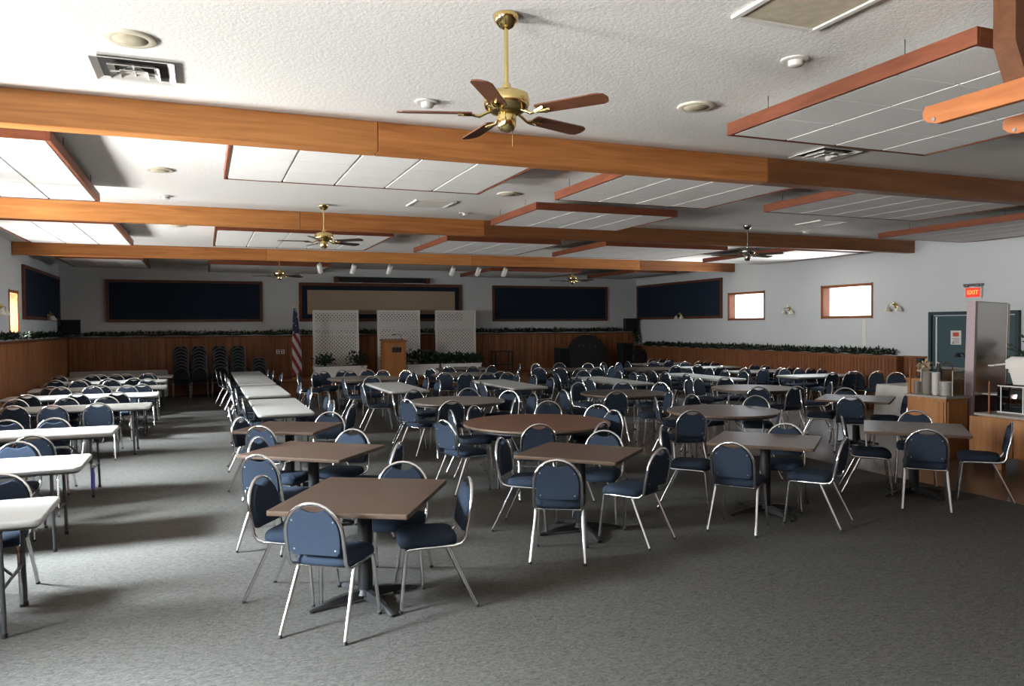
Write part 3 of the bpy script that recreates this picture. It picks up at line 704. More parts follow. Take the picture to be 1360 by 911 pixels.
# ------------------------------------------------------------------ hanging acoustic panels
FZ = 3.55
tile_me = {}
def tile_mesh(a, c):
    k = (round(a, 3), round(c, 3))
    if k not in tile_me:
        b = MB(); b.box((0, 0, 0), (a, c, 0.018), 0.004); tile_me[k] = b.mesh('tile', M['tile'])
    return tile_me[k]
def hanging_panel(label, x0, x1, y0, y1):
    root = thing('hanging_ceiling_panel', label, 'ceiling panel', ((x0 + x1) / 2, (y0 + y1) / 2, FZ), 0, 'suspended acoustic ceiling panels')
    w, d = x1 - x0, y1 - y0; t = 0.025; h = 0.105
    for sx in (-1, 1): boxed('fascia_board', (sx * (w / 2 - t / 2), 0, h / 2), (t, d, h), M['fascia'], root, 0.003)
    for sy in (-1, 1): boxed('fascia_board', (0, sy * (d / 2 - t / 2), h / 2), (w - 2 * t, t, h), M['fascia'], root, 0.003)
    nx, ny = max(1, round(w / 0.6)), max(1, round(d / 0.6))
    tw, td = (w - 2 * t - .02) / nx, (d - 2 * t - .02) / ny
    me = tile_mesh(tw - 0.022, td - 0.012)
    for i in range(nx):
        for j in range(ny):
            obj('tile', me, root, (-w / 2 + t + .01 + tw * (i + .5), -d / 2 + t + .01 + td * (j + .5), 0.012))
    g = MB()
    for i in range(nx + 1): g.box((min(max(-w / 2 + t + .01 + tw * i, -w / 2 + t + .012), w / 2 - t - .012), 0, 0.030), (0.024, d - 2 * t, 0.02))
    for j in range(ny + 1): g.box((0, min(max(-d / 2 + t + .01 + td * j, -d / 2 + t + .012), d / 2 - t - .012), 0.034), (w - 2 * t, 0.02, 0.018))
    one('grid_bar', g, M['grid'], smooth=False, parent=root)
    wr = MB()
    for sx in (-1, 1):
        for fy in (-0.28, 0.28):
            wr.tube([(sx * (w / 2 - .012), fy * d, h - .01), (sx * (w / 2 - .012), fy * d, ZC - FZ)], 0.0035, 5)
    one('hanging_wire', wr, M['grey_metal'], parent=root)
hanging_panel('hanging panel with red-brown fascia nearest the right corner of the ceiling', 4.19, 6.50, 3.20, 5.51)
hanging_panel('hanging panel at far left just behind the front beam', -3.35, -1.20, 7.68, 11.14)
hanging_panel('flat hanging panel left of center just behind the front beam', 0.23, 3.17, 7.18, 9.02)
hanging_panel('hanging panel behind the front beam, right of center', 4.22, 6.54, 7.20, 9.08)
hanging_panel('smaller-looking hanging panel right before the middle beam at center', 4.31, 6.62, 9.88, 11.71)
hanging_panel('wide hanging panel under window glare behind the front beam at right', 7.52, 10.48, 7.30, 9.05)
hanging_panel('hanging panel beside the right wall before the middle beam', 11.90, 14.20, 7.90, 11.09)
hanging_panel('hanging panel at far left between middle and far beams', -2.99, -1.24, 13.45, 16.80)
hanging_panel('hanging panel left of center between middle and far beams', 0.20, 3.20, 13.70, 16.41)
hanging_panel('hanging panel at center between middle and far beams', 4.28, 6.65, 14.00, 16.50)
hanging_panel('hanging panel right of center between middle and far beams', 7.60, 10.60, 13.90, 16.50)
hanging_panel('hanging panel beside the right wall between middle and far beams', 12.05, 14.00, 13.45, 16.85)
hanging_panel('hanging panel at far left beyond the far beam', -3.10, -1.30, 20.20, 23.05)
hanging_panel('hanging panel above the flag beyond the far beam', 0.15, 3.20, 21.08, 24.0)
hanging_panel('hanging panel right of the spotlights beyond the far beam', 7.80, 10.75, 21.20, 24.1)
hanging_panel('hanging panel in the right back corner beyond the far beam', 12.20, 13.70, 20.50, 23.65)

# ------------------------------------------------------------------ framed cloth boards on the walls
def framed_board(label, w, h, loc, rz, fw=0.075, inner='navy'):
    """faces local -Y"""
    root = thing('framed_wall_board', label, 'wall board', loc, rz, 'framed cloth boards high on the walls')
    boxed('cloth_panel', (0, -0.02, 0), (w - 2 * fw, 0.03, h - 2 * fw), M[inner], root)
    f = MB()
    for s in (-1, 1):
        f.box((s * (w - fw) / 2, -0.03, 0), (fw, 0.06, h), 0.006); f.box((0, -0.03, s * (h - fw) / 2), (w - 2 * fw, 0.06, fw), 0.006)
    one('frame', f, M['frame'], parent=root)
    return root
framed_board('long framed navy board on the back wall above the chair stacks', 4.17, 1.20, (-0.43, YB, 2.715), 0)
r = framed_board('framed navy board with a tan center on the back wall behind the lattices', 5.20, 1.19, (5.31, YB, 2.71), 0, 0.09)
boxed('tan_panel', (0.0, -0.045, 0.0), (4.70, 0.03, 0.74), M['tan'], r, 0.004)
framed_board('framed navy board on the back wall right of the lattices', 4.34, 1.20, (11.15, YB, 2.70), 0)
framed_board('framed board on the left wall beside the back corner', 4.55, 1.20, (XL, 21.88, 2.75), PI / 2)
framed_board('framed board on the right wall beside the back corner', 4.90, 1.22, (XR, 21.74, 2.745), -PI / 2)
t = thing('projection_screen_case', 'dark long screen case mounted on the back wall above the tan board', 'projection screen', (5.28, YB - 0.10, 3.41))
b = MB(); b.box((0, 0, 0), (2.80, 0.16, 0.15), 0.01); one('case', b, M['black'], parent=t)
for s in (-1, 1): boxed('end_cap', (s * 1.46, 0, -0.005), (0.12, 0.19, 0.17), M['frame'], t, 0.006)
boxed('pull_bar', (0, -0.02, -0.085), (1.3, 0.03, 0.015), M['fascia'], t)

# ------------------------------------------------------------------ right wall: double door, exit sign
root = obj('door_1', None, None, (XR, 11.13, 0), kind='structure', label='teal double door in the right wall beside the buffet')
f = MB()
for s in (-1, 1): f.box((-0.03, s * 0.955, 1.09), (0.10, 0.07, 2.18), 0.004)
f.box((-0.03, 0, 2.145), (0.10, 1.84, 0.07), 0.004)
one('door_frame', f, M['teal_dark'], parent=root)
for s in (-1, 1):
    boxed('door_leaf', (-0.02, s * 0.46, 1.05), (0.05, 0.90, 2.08), M['teal'], root, 0.004)
    boxed('push_bar', (-0.075, s * 0.46, 1.0), (0.05, 0.74, 0.05), M['steel'], root, 0.008)
boxed('weather_strip', (-0.055, 0.80, 1.05), (0.02, 0.03, 2.05), M['white_paint'], root)
t = thing('notice', 'white notice with a red heading taped to the teal door', 'poster', (XR - 0.050, 11.48, 1.64), -PI / 2)
boxed('sheet', (0, 0, 0), (0.24, 0.004, 0.29), M['paper'], t)
boxed('red_heading', (0, -0.0035, 0.065), (0.14, 0.003, 0.085), M['red_ink'], t)
b = MB()
for k in range(4): b.box((0.0 + 0.012 * (k % 2), -0.0035, -0.02 - 0.030 * k), (0.17 - 0.03 * (k % 2), 0.003, 0.011))
one('printed_line', b, M['grey_ink'], smooth=False, parent=t)
boxed('black_mark', (-0.06, -0.0035, -0.115), (0.05, 0.003, 0.022), M['black'], t)
t = thing('notice', 'narrow white notice on the right leaf of the teal door', 'poster', (XR - 0.050, 10.52, 1.60), -PI / 2)
boxed('sheet', (0, 0, 0), (0.20, 0.004, 0.29), M['paper'], t)

t = thing('exit_sign', 'red lit EXIT sign with lamp heads on the right wall above the teal door', 'exit sign', (XR - 0.03, 11.10, 2.56), -PI / 2)
boxed('housing', (0, 0.0, 0), (0.36, 0.05, 0.24), M['white_paint'], t, 0.008)
boxed('lit_face', (0, -0.028, -0.005), (0.32, 0.006, 0.19), M['exit_face'], t)
tx = bpy.data.curves.new('exit_text', 'FONT'); tx.body = 'EXIT'; tx.size = 0.118; tx.align_x = 'CENTER'; tx.align_y = 'CENTER'; tx.extrude = 0.003; tx.offset = 0.002
tmp = bpy.data.objects.new('exit_text', tx); COL.objects.link(tmp)
me = bpy.data.meshes.new_from_object(tmp); bpy.data.objects.remove(tmp); me.materials.clear(); me.materials.append(M['exit_glow'])
o = obj('letters', me, t, (0, -0.034, -0.005)); o.rotation_euler = (PI / 2, 0, 0)
b = MB(); b.box((0, -0.01, 0.15), (0.40, 0.09, 0.05), 0.01); one('battery_box', b, M['dull_metal'], parent=t)
for s in (-1, 1):
    b = MB(); b.lathe([(0.025, 0), (0.045, -0.03), (0.048, -0.05)], 14, (s * 0.12, -0.06, 0.15)); one('lamp_head', b, M['chrome'], parent=t)
# thin white strip on the wall under the nearer right window
boxed('trim_9', (XR - 0.003, 13.92, 1.64), (0.006, 0.11, 0.82), M['white_paint'], kind='structure')

# ------------------------------------------------------------------ stacking chair with a round chrome hoop
def hoop_point(a, rx=0.195, rz=0.195, zc=0.655, y0=-0.262, lean=0.16):
    z = zc + rz * math.sin(a)
    return (rx * math.cos(a), y0 - lean * (z - zc), z)
def chair_meshes():
    pts = []
    def side(s): return [(s * .192, .185, .405), (s * .192, .160, .420), (s * .193, .05, .425), (s * .195, -.150, .428), (s * .195, -.200, .440), (s * .195, -.228, .475), (s * .195, -.243, .56)]
    pts += side(1)
    for k in range(0, 13): pts.append(hoop_point(PI * k / 12))
    pts += list(reversed(side(-1)))
    b = MB(); b.tube(pts, 0.0128, 7)
    b.tube([(-.19, .10, .412), (.19, .10, .412)], .009, 6); b.tube([(-.19, -.13, .415), (.19, -.13, .415)], .009, 6)
    frame = b.mesh('frame', M['chrome'])
    legs = []
    for s in (1, -1):
        for top, bot in (((s * .192, .178, .418), (s * .215, .222, .0)), ((s * .192, -.105, .420), (s * .222, -.305, .0))):
            b = MB(); t, q = Vector(top), Vector(bot); k = t + (q - t) * .955
            b.tube([t, k], .0140, 6); b.mi = 1; b.tube([k, q], .0150, 6)
            legs.append(b.mesh('leg', [M['chrome'], M['rubber']]))
    # seat cushion: rounded plan, crowned top
    def plan(sx, sy, n=28):
        o = []
        for k in range(n):
            a = 2 * PI * k / n; c, s_ = math.cos(a), math.sin(a)
            e = 0.42
            o.append((math.copysign(abs(c) ** e, c) * sx * (1.0 + 0.05 * s_), math.copysign(abs(s_) ** e, s_) * sy))
        return o
    rings = []
    for f, z in ((.90, .428), (.985, .436), (1.0, .455), (.985, .478), (.93, .493), (.75, .502), (.40, .506)):
        rings.append([(x, y + .02, z - (0.010 if y > .15 else 0)) for x, y in plan(.212 * f, .205 * f)])
    b = MB(); b.loft(rings); seat = b.mesh('seat', M['blue'])
    # backrest pad: fills the hoop, scooped at the top to leave a hand hold
    out = []
    zb, zc, R = .515, .655, .180
    for x in (-.150, -.05, .05, .150): out.append((x, zb))
    out += [(.172, zb + .02), (.178, .58), (.180, .62)]
    for k in range(0, 6): a = math.radians(k * 12.5); out.append((R * math.cos(a), zc + R * math.sin(a)))
    for k in range(1, 8):
        u = k / 8; x = .0835 * (1 - 2 * u); out.append((x, zc + R * math.sin(math.radians(62.5)) - .024 * math.sin(PI * u)))
    for k in range(5, -1, -1): a = math.radians(180 - k * 12.5); out.append((R * math.cos(a), zc + R * math.sin(a)))
    out += [(-.180, .62), (-.178, .58), (-.172, zb + .02)]
    cx, cz = 0, .655
    rings = []
    for f, dy in ((.955, -.012), (.995, -.006), (1.0, .004), (.98, .020), (.93, .030)):
        rings.append([(x * f, -.262 - .16 * ((cz + (z - cz) * f) - .655) + dy + .004, cz + (z - cz) * f) for x, z in out])
    b = MB(); b.loft(rings)
    b.mi = 1
    for x, z in ((-.14, .555), (.14, .555), (-.14, .74), (.14, .74)):
        y = -.262 - .16 * (z - .655) - .011
        b.box((x, y + .002, z), (.011, .007, .011), .003)
    back = b.mesh('backrest', [M['blue'], M['rivet']])
    return frame, legs, seat, back
FRAME, LEGS, SEAT, BACK = chair_meshes()
def recolor(me, swap):
    c = me.copy()
    for i, m in enumerate(c.materials):
        if m.name in swap: c.materials[i] = swap[m.name]
    return c
def make_chair(name, label, frame, legs, seat, back, group):
    t = thing(name, label, 'chair', group=group)
    obj('seat', seat, t); obj('backrest', back, t); obj('frame', frame, t)
    for l in legs: obj('leg', l, t)
    return t
ROOT_KIDS = {}
def copy_chair(proto, kids, loc, rz, label, group):
    r = proto.copy(); COL.objects.link(r); r.location = loc; r.rotation_euler = (0, 0, rz); r['label'] = label; r['group'] = group
    for ch in kids:
        c = ch.copy(); COL.objects.link(c); c.parent = r
    return r
proto = None
for x, y, deg, table, label in CHAIRS:
    loc, rz = (x, y, 0.0 if not (x > 8.08 and y < 13.3 or x > 6.08 and 9.2 < y < 13.3) else 0.008), math.radians(deg - 90)
    group = 'chairs at the ' + TABLES[table][-1]
    if proto is None:
        proto = make_chair('stacking_chair', label, FRAME, LEGS, SEAT, BACK, group); kids = list(proto.children)
        proto.location = loc; proto.rotation_euler = (0, 0, rz)
    else:
        copy_chair(proto, kids, loc, rz, label, group)
# stacks against the back wall
sw = {'chrome': M['dull_metal'], 'blue_upholstery': M['black_cloth']}
sg = {'chrome': M['dull_metal'], 'blue_upholstery': M['green_cloth']}
ORD = ['lowest', 'second', 'third', 'fourth', 'fifth', 'sixth', 'seventh', 'top']
sproto = {}
for si, (x, n, col) in enumerate([(-0.58, 8, 'black'), (-0.12, 8, 'black'), (0.42, 8, 'black'), (0.90, 8, 'dark green'), (1.46, 4, 'black')]):
    which = ['leftmost', 'second', 'third', 'fourth', 'shortest, rightmost'][si]
    for k in range(n):
        lev = ORD[k] if k < n - 1 else 'topmost'
        label = f'{col} padded chair, {lev} ' + ('' if lev in ('lowest', 'topmost') else 'from bottom ') + f'in the {which} stack by the back wall'
        loc, rz = (x + .006 * math.sin(3.1 * k + si), 23.30 + 0.026 * k, 0.088 * k), 0.02 * math.sin(2.3 * k + si)
        if col not in sproto:
            s_ = sw if col == 'black' else sg
            p = make_chair('stacking_chair', label, recolor(FRAME, s_), [recolor(l, s_) for l in LEGS], recolor(SEAT, s_), recolor(BACK, s_), 'stacked chairs by the back wall')
            p.location = loc; p.rotation_euler = (0, 0, rz); sproto[col] = (p, list(p.children))
        else:
            p, kd = sproto[col]; copy_chair(p, kd, loc, rz, label, 'stacked chairs by the back wall')

# ------------------------------------------------------------------ tables
def rounded_rect(L, W, r, n=5):
    o = []
    for sx, sy, a0 in ((1, 1, 0), (-1, 1, 90), (-1, -1, 180), (1, -1, 270)):
        for k in range(n + 1):
            a = math.radians(a0 + 90 * k / n); o.append((sx * (L / 2 - r) + r * math.cos(a), sy * (W / 2 - r) + r * math.sin(a)))
    return o
def slab(L, W, r, z0, z1, lip=0.006, edge_mi=None):
    b = MB(); P = rounded_rect(L, W, r); Q = rounded_rect(L - 2 * lip, W - 2 * lip, max(r - lip, .002))
    if edge_mi is None:
        b.loft([[(x, y, z0) for x, y in Q], [(x, y, z0 + lip) for x, y in P], [(x, y, z1 - lip) for x, y in P], [(x, y, z1) for x, y in Q]])
    else:
        b.mi = edge_mi; b.loft([[(x, y, z0) for x, y in Q], [(x, y, z0 + lip * .5) for x, y in P], [(x, y, z1 - lip * .4) for x, y in P], [(x, y, z1 - .0005) for x, y in Q]])
        b.mi = 0; b.loft([[(x, y, z1 - .002) for x, y in Q], [(x, y, z1) for x, y in Q]])
    return b
wt_me = {}
def white_table(x, y, L, W, axis, label, z=0.0, folded=None):
    root = thing('folding_table', label, 'table', (x, y, z), 0 if axis == 'x' else PI / 2, 'white folding tables')
    if L not in wt_me:
        top = slab(L, W, 0.06, 0.695, 0.74, 0.010).mesh('tabletop', M['plastic'])
        rim = MB(); Q = rounded_rect(L - .07, W - .07, 0.05)
        rim.tube([(a, c, .688) for a, c in Q], 0.012, 6, closed=True)
        legs = []
        for s in (-1, 1):
            for q in (-1, 1):
                b = MB(); b.tube([(s * (L / 2 - .24), q * .30, .69), (s * (L / 2 - .22), q * .31, .02)], .0145, 8)
                b.mi = 1; b.lathe([(.018, 0), (.018, .03)], 8, (s * (L / 2 - .22), q * .31, 0))
                legs.append(b.mesh('leg', [M['grey_metal'], M['rubber']]))
        br = []
        for s in (-1, 1):
            b = MB(); b.tube([(s * (L / 2 - .23), -.31, .30), (s * (L / 2 - .23), .31, .30)], .010, 6)
            b.tube([(s * (L / 2 - .23), 0, .30), (s * (L / 2 - .62), 0, .69)], .009, 6)
            br.append(b.mesh('leg_brace', M['grey_metal']))
        wt_me[L] = (top, rim.mesh('apron_rail', M['grey_metal']), legs, br)
    top, rim, legs, br = wt_me[L]
    obj('tabletop', top, root); obj('apron_rail', rim, root)
    for l in legs: obj('leg', l, root)
    for l in br: obj('leg_brace', l, root)
    return root
ped_base = None
def pedestal_table(x, y, L, W, ang, label, z=0.0):
    global ped_base
    root = thing('pedestal_table', label, 'table', (x, y, z), math.radians(ang), 'brown square pedestal tables')
    one('tabletop', slab(L, W, 0.018, 0.722, 0.755, 0.004, 1), [M['laminate'], M['laminate_edge']], parent=root)
    if ped_base is None:
        b = MB(); b.lathe([(.052, .075), (.052, .69)], 20); b.box((0, 0, .706), (.42, .42, .03), .006); b.lathe([(.072, .05), (.056, .085)], 20)
        col = b.mesh('column', M['black_metal'])
        b = MB()
        prof = [(0.03, .085, .030), (.12, .080, .028), (.26, .058, .024), (.37, .030, .022), (.42, .018, .026)]
        b.loft([[(r, -w, 0.020 if r < .3 else 0.012), (r, w, 0.020 if r < .3 else .012), (r, w * .7, h), (r, -w * .7, h)] for r, h, w in prof])
        b.lathe([(.022, 0), (.022, .018)], 10, (.395, 0, 0))
        ped_base = (col, b.mesh('base_arm', M['black_metal']))
    obj('column', ped_base[0], root)
    for k in range(4): obj('base_arm', ped_base[1], root, (0, 0, 0), math.radians(45 + 90 * k))
    return root
rd_legs = {}
def round_table(x, y, r, label, mat, z=0.0, ang=20):
    root = thing('round_table', label, 'table', (x, y, z), math.radians(ang), 'round folding tables')
    b = MB(); b.mi = 1; b.lathe([(r - .006, .708), (r, .714), (r, .732), (r - .004, .7375)], 56); b.mi = 0; b.lathe([(r - .004, .737), (r - .004, .740)], 56)
    one('tabletop', b, [mat, M['laminate_edge']], parent=root)
    b = MB(); b.lathe([(r - .10, .675), (r - .08, .675), (r - .08, .708), (r - .10, .708)], 40, cap=False); one('apron_rail', b, M['grey_metal'], parent=root)
    a = r * .58
    for s in (-1, 1):
        for q in (-1, 1):
            b = MB(); b.tube([(s * a * .55, q * a * .62, .70), (s * a, q * a * .62, .60), (s * a, q * a * .62, .0)], .0145, 8); one('leg', b, M['dull_metal'], parent=root)
        b = MB(); b.tube([(s * a, -a * .62, .28), (s * a, a * .62, .28)], .010, 6); b.tube([(s * a, 0, .28), (s * .1, 0, .69)], .009, 6); one('leg_brace', b, M['dull_metal'], parent=root)
    return root
RM = {'R1': 'laminate_red', 'R2': 'laminate_grey', 'R3': 'laminate', 'R4': 'laminate_grey', 'R5': 'laminate_dark', 'R6': 'laminate_grey', 'R7': 'laminate_grey', 'R8': 'laminate_dark', 'R9': 'laminate_grey', 'R10': 'laminate_dark'}
for k, t in TABLES.items():
    px_, py_ = t[1], t[2]
    z = 0.008 if (px_ > 8.08 and py_ < 13.3 or px_ > 6.08 and 9.2 < py_ < 13.3) else 0.0
    if t[0] == 'long':
        white_table(t[1], t[2], t[3], t[4], t[5], t[6] + ', long folding table with rounded corners', z)
    elif t[0] == 'sq': pedestal_table(t[1], t[2], t[3], t[4], t[5], t[6] + ', square walnut top on a black column', z)
    else: round_table(t[1], t[2], t[3], t[4] + ' with chairs around it', M[RM[k]], z, 20 + 31 * int(k[1:]))
# spare table stored on its side against the back wainscot
t = thing('folding_table', 'white folding table stored on its long side against the back wainscot', 'table', (-2.16, 23.80, 0.395), 0, 'white folding tables')
o = one('tabletop', slab(2.44, .76, .06, -.0225, .0225, .010), M['plastic'], parent=t); o.rotation_euler = (math.radians(84), 0, 0)
b = MB()
for s in (-1, 1): b.tube([(s * 1.02, .045, -.30), (s * 1.02, .045, .30), (s * .45, .045, .30), (s * .45, .045, -.30)], .0145, 6, closed=True)
one('folded_leg', b, M['grey_metal'], parent=t)
# purple tag hanging on the second table's leg, shaped as a slim bottle
t = thing('marker_tag', 'purple tag hung on the leg of the second white table', 'bottle', (-1.00, 8.33, 0.42), 0)
b = MB(); b.lathe([(.016, -.02), (.018, 0), (.018, .13), (.010, .17), (.008, .19)], 12); one('body', b, M['purple'], parent=t)
b = MB(); b.box((0, .0, .205), (.018, .04, .03), .004); b.box((0, .035, .195), (.010, .04, .010)); one('tag_top', b, M['white_paint'], parent=t)

# ------------------------------------------------------------------ ceiling fans
def fan(x, y, label, mt, bl, ang, drop=0.47, R=0.66, lamp=None):
    root = thing('ceiling_fan', label, 'ceiling fan', (x, y, ZC), 0, 'ceiling fans')
    b = MB(); b.lathe([(.075, 0), (.078, -.012), (.066, -.040), (.040, -.072), (.018, -.082)], 24); one('canopy', b, mt, parent=root)
    b = MB(); b.tube([(0, 0, -.07), (0, 0, -drop + .06)], .0125, 12); b.lathe([(.022, -drop + .10), (.028, -drop + .08), (.022, -drop + .05)], 16); one('downrod', b, mt, parent=root)
    b = MB(); b.lathe([(.030, -drop + .06), (.085, -drop + .055), (.128, -drop + .035), (.134, -drop + .015), (.134, -drop - .022), (.126, -drop - .045), (.090, -drop - .070), (.055, -drop - .078)], 32)
    one('motor_housing', b, mt, parent=root)
    b = MB(); b.lathe([(.052, -drop - .070), (.056, -drop - .085), (.054, -drop - .150), (.040, -drop - .172), (.012, -drop - .182)], 24)
    b.tube([(.035, 0, -drop - .17), (.035, 0, -drop - .26)], .0018, 4)
    one('switch_housing', b, mt, parent=root)
    zb = -drop - .085
    for k in range(5):
        a = math.radians(ang + 72 * k); q = ROT('Z', ang + 72 * k) @ ROT('X', -11)
        P = []
        w0, w1 = .048, .060
        n = 6
        out = [(.205, -w0), (.23, -w0 - .004)] + [(R - .045, -w1), (R - .012, -w1 + .016), (R, -w1 + .05), (R, w1 - .05), (R - .012, w1 - .016), (R - .045, w1)] + [(.23, w0 + .004), (.205, w0)]
        b = MB(); b.loft([[q @ Vector((u, v, -.004)) for u, v in out], [q @ Vector((u, v, .004)) for u, v in out]])
        o = one('blade', b, bl, parent=root, loc=(0, 0, zb + .010))
        qz = ROT('Z', ang + 72 * k)
        b = MB(); b.tube([qz @ Vector(p) for p in ((.075, 0, .020), (.12, 0, .004), (.16, 0, -.018), (.205, 0, -.008))], .010, 6)
        for s in (-1, 0, 1): b.tube([qz @ Vector(p) for p in ((.185, 0, -.012), (.255 + (.03 if s == 0 else 0), s * .030, -.009 - s * .007))], .008, 5)
        one('blade_iron', b, mt, parent=o)
    return root
fan(1.67, 4.25, 'nearest brass ceiling fan with walnut blades', M['brass'], M['blade'], 20, 0.50, 0.64)
fan(1.68, 11.72, 'brass ceiling fan in front of the middle beam at left', M['brass'], M['blade_dark'], 30, 0.47)
fan(9.28, 11.6, 'dark bladed ceiling fan in front of the middle beam at right', M['pewter'], M['blade_dark'], 12, 0.47)
fan(1.80, 20.3, 'brass ceiling fan beyond the far beam, left of the lattices', M['brass'], M['blade_dark'], 25, 0.44)
fan(9.85, 20.0, 'brass ceiling fan beyond the far beam, right of the spotlights', M['brass'], M['blade_dark'], 20, 0.44)

# ------------------------------------------------------------------ ceiling fittings
def speaker_grille(x, y, label):
    t = thing('ceiling_speaker', label, 'ceiling speaker', (x, y, ZC), 0, 'round ceiling speakers')
    b = MB(); b.lathe([(.155, 0), (.155, -.010), (.145, -.016), (.105, -.014)], 36); one('rim', b, M['cream'], parent=t)
    b = MB(); b.lathe([(.104, -.012), (.100, -.017), (.02, -.019)], 36); one('grille', b, M['filter'], parent=t)
speaker_grille(-0.40, 5.42, 'round cream ceiling speaker above the square vent at front left')
speaker_grille(3.83, 5.44, 'round ceiling speaker right of the nearest fan')
speaker_grille(-0.44, 9.75, 'round ceiling speaker beside the far left hanging panel')
speaker_grille(3.91, 9.91, 'round ceiling speaker beside the center hanging panel')
speaker_grille(-0.40, 14.9, 'round ceiling speaker between middle and far beams at left')
speaker_grille(3.75, 15.2, 'round ceiling speaker between middle and far beams at center')
def downlight(x, y, label, rz=0.5):
    t = thing('recessed_downlight', label, 'downlight', (x, y, ZC), rz, 'small white recessed ceiling lights')
    b = MB(); b.lathe([(.095, 0), (.095, -.008), (.080, -.014), (.060, -.010)], 28); one('trim_ring', b, M['vent'], parent=t)
    b = MB(); b.lathe([(.050, -.005), (.050, -.035), (.044, -.042), (.015, -.044)], 24, (.012, 0, 0)); one('eyeball', b, M['vent'], parent=t)
downlight(3.80, 4.25, 'white downlight at front right above the first beam')
downlight(1.70, 6.10, 'white downlight behind the left blade of the nearest fan')
downlight(-0.46, 11.66, 'white downlight beside the middle beam at left')
downlight(3.92, 11.84, 'white downlight beside the middle beam at center')
downlight(-0.42, 13.6, 'white downlight just beyond the middle beam at left')
downlight(3.80, 13.9, 'white downlight just beyond the middle beam at center')
downlight(10.9, 11.9, 'white downlight near the middle beam at right')
def vent(x, y, s, label):
    t = thing('ceiling_vent', label, 'vent', (x, y, ZC), 0, 'square stepped ceiling vents')
    b = MB(); b.box((0, 0, -.004), (s * .82, s * .82, .006)); one('duct_opening', b, M['dark'], parent=t, smooth=False)
    for i, (f, z) in enumerate(((1.0, -.008), (.62, -.020), (.34, -.030))):
        b = MB(); o_, n_ = s * f / 2, s * f / 2 - .045
        R1, R2 = rounded_rect(2 * o_, 2 * o_, .004, 1), rounded_rect(2 * n_, 2 * n_, .004, 1)
        b.loft([[(u, v, z - .012) for u, v in R1], [(u, v, z - .018) for u, v in R1], [(u, v, z + .020 if z < -.01 else z) for u, v in R2], [(u, v, z + .026 if z < -.01 else z + .006) for u, v in R2]], cap=False)
        one('louver_frame', b, M['vent'], parent=t, smooth=False)
    b = MB(); b.box((0, 0, -.030), (s * .60, .012, .010)); b.box((0, 0, -.030), (.012, s * .60, .010)); one('cross_bar', b, M['vent'], parent=t, smooth=False)
vent(-0.42, 6.04, 0.52, 'square white air vent on the ceiling at front left')
vent(6.14, 6.42, 0.52, 'square white air vent behind the front right hanging panel')
def return_grille(x, y, w, d, label, mat):
    t = thing('return_grille', label, 'grille', (x, y, ZC), 0, 'ceiling return grilles')
    b = MB()
    for s in (-1, 1): b.box((s * (w / 2 - .02), 0, -.010), (.04, d, .02), .004); b.box((0, s * (d / 2 - .02), -.010), (w - .08, .04, .02), .004)
    one('frame', b, M['vent'], parent=t)
    boxed('filter', (0, 0, -.006), (w - .08, d - .08, .008), M[mat], t)
    if mat != 'filter':
        for k in range(9): boxed('slat', (0, -d / 2 + .06 + k * (d - .12) / 8, -.012), (w - .08, .022, .006), M['vent'], t)
return_grille(3.22, 3.42, 0.62, 0.74, 'framed dusty filter grille at the top edge of the ceiling', 'filter')
return_grille(3.14, 11.07, 0.60, 0.62, 'cream slatted return grille behind the left of the second fan', 'cream')
return_grille(10.30, 10.86, 0.62, 0.62, 'slatted return grille under window glare before the middle beam', 'cream')

# track spotlights on the far side of the third beam
for x, n in zip((2.64, 3.45, 4.35, 6.0, 6.7, 7.44), ('leftmost', 'second', 'third', 'fourth', 'fifth', 'rightmost')):
    t = thing('spotlight', f'{n} of the six white cylinder spotlights behind the far beam', 'spotlight', (x, 19.16, 3.48), 0, 'white spotlights behind the far beam')
    b = MB(); b.box((0, -.13, .06), (.05, .30, .03)); b.tube([(0, 0, .05), (0, 0, -.03)], .010, 8); one('bracket', b, M['vent'], parent=t)
    q = ROT('Y', -14 if x < 3 else 12) @ ROT('X', 28)
    b = MB(); b.lathe([(.045, .09), (.058, .08), (.058, -.13), (.052, -.135), (.048, -.10), (.02, -.09)], 20)
    for v in b.bm.verts: v.co = q @ v.co + Vector((0, 0, -.10))
    one('can', b, M['vent'], parent=t)

# ------------------------------------------------------------------ wall sconces
def sconce(x, y, z, rz, label):
    t = thing('wall_sconce', label, 'sconce', (x, y, z), rz, 'brass wall sconces')
    b = MB(); b.lathe([(.055, 0), (.050, .015), (.02, .025)], 20)
    for v in b.bm.verts: v.co = Vector((v.co.x, -v.co.z, v.co.y))
    one('back_plate', b, M['brass'], parent=t)
    for s in (-1, 1):
        b = MB(); b.tube([(0, -.02, 0), (s * .05, -.07, .05), (s * .12, -.09, .04), (s * .15, -.09, -.02)], .008, 8); o = one('arm', b, M['brass'], parent=t)
        b = MB(); b.lathe([(.022, .02), (.035, .0), (.075, -.06), (.088, -.10), (.082, -.10), (.030, .0)], 20, (s * .15, -.09, -.02)); one('shade', b, M['crystal'], parent=o)
    b = MB(); b.lathe([(.012, 0), (.028, .03), (.012, .07), (.004, .09)], 12, (0, -.05, .02)); one('finial', b, M['brass'], parent=t)
sconce(XR, 13.02, 2.33, -PI / 2, 'brass sconce on the right wall between the near window and the teal door')
sconce(XR, 16.42, 2.33, -PI / 2, 'brass sconce on the right wall between the two windows')
sconce(XR - 0.07, 21.37, 2.25, -PI / 2, 'brass sconce in front of the right wall navy board')
sconce(XL + 0.07, 22.2, 2.27, PI / 2, 'brass sconce in front of the left wall navy board')
sconce(XL, 17.5, 2.33, PI / 2, 'brass sconce at the left frame edge beside the left window')

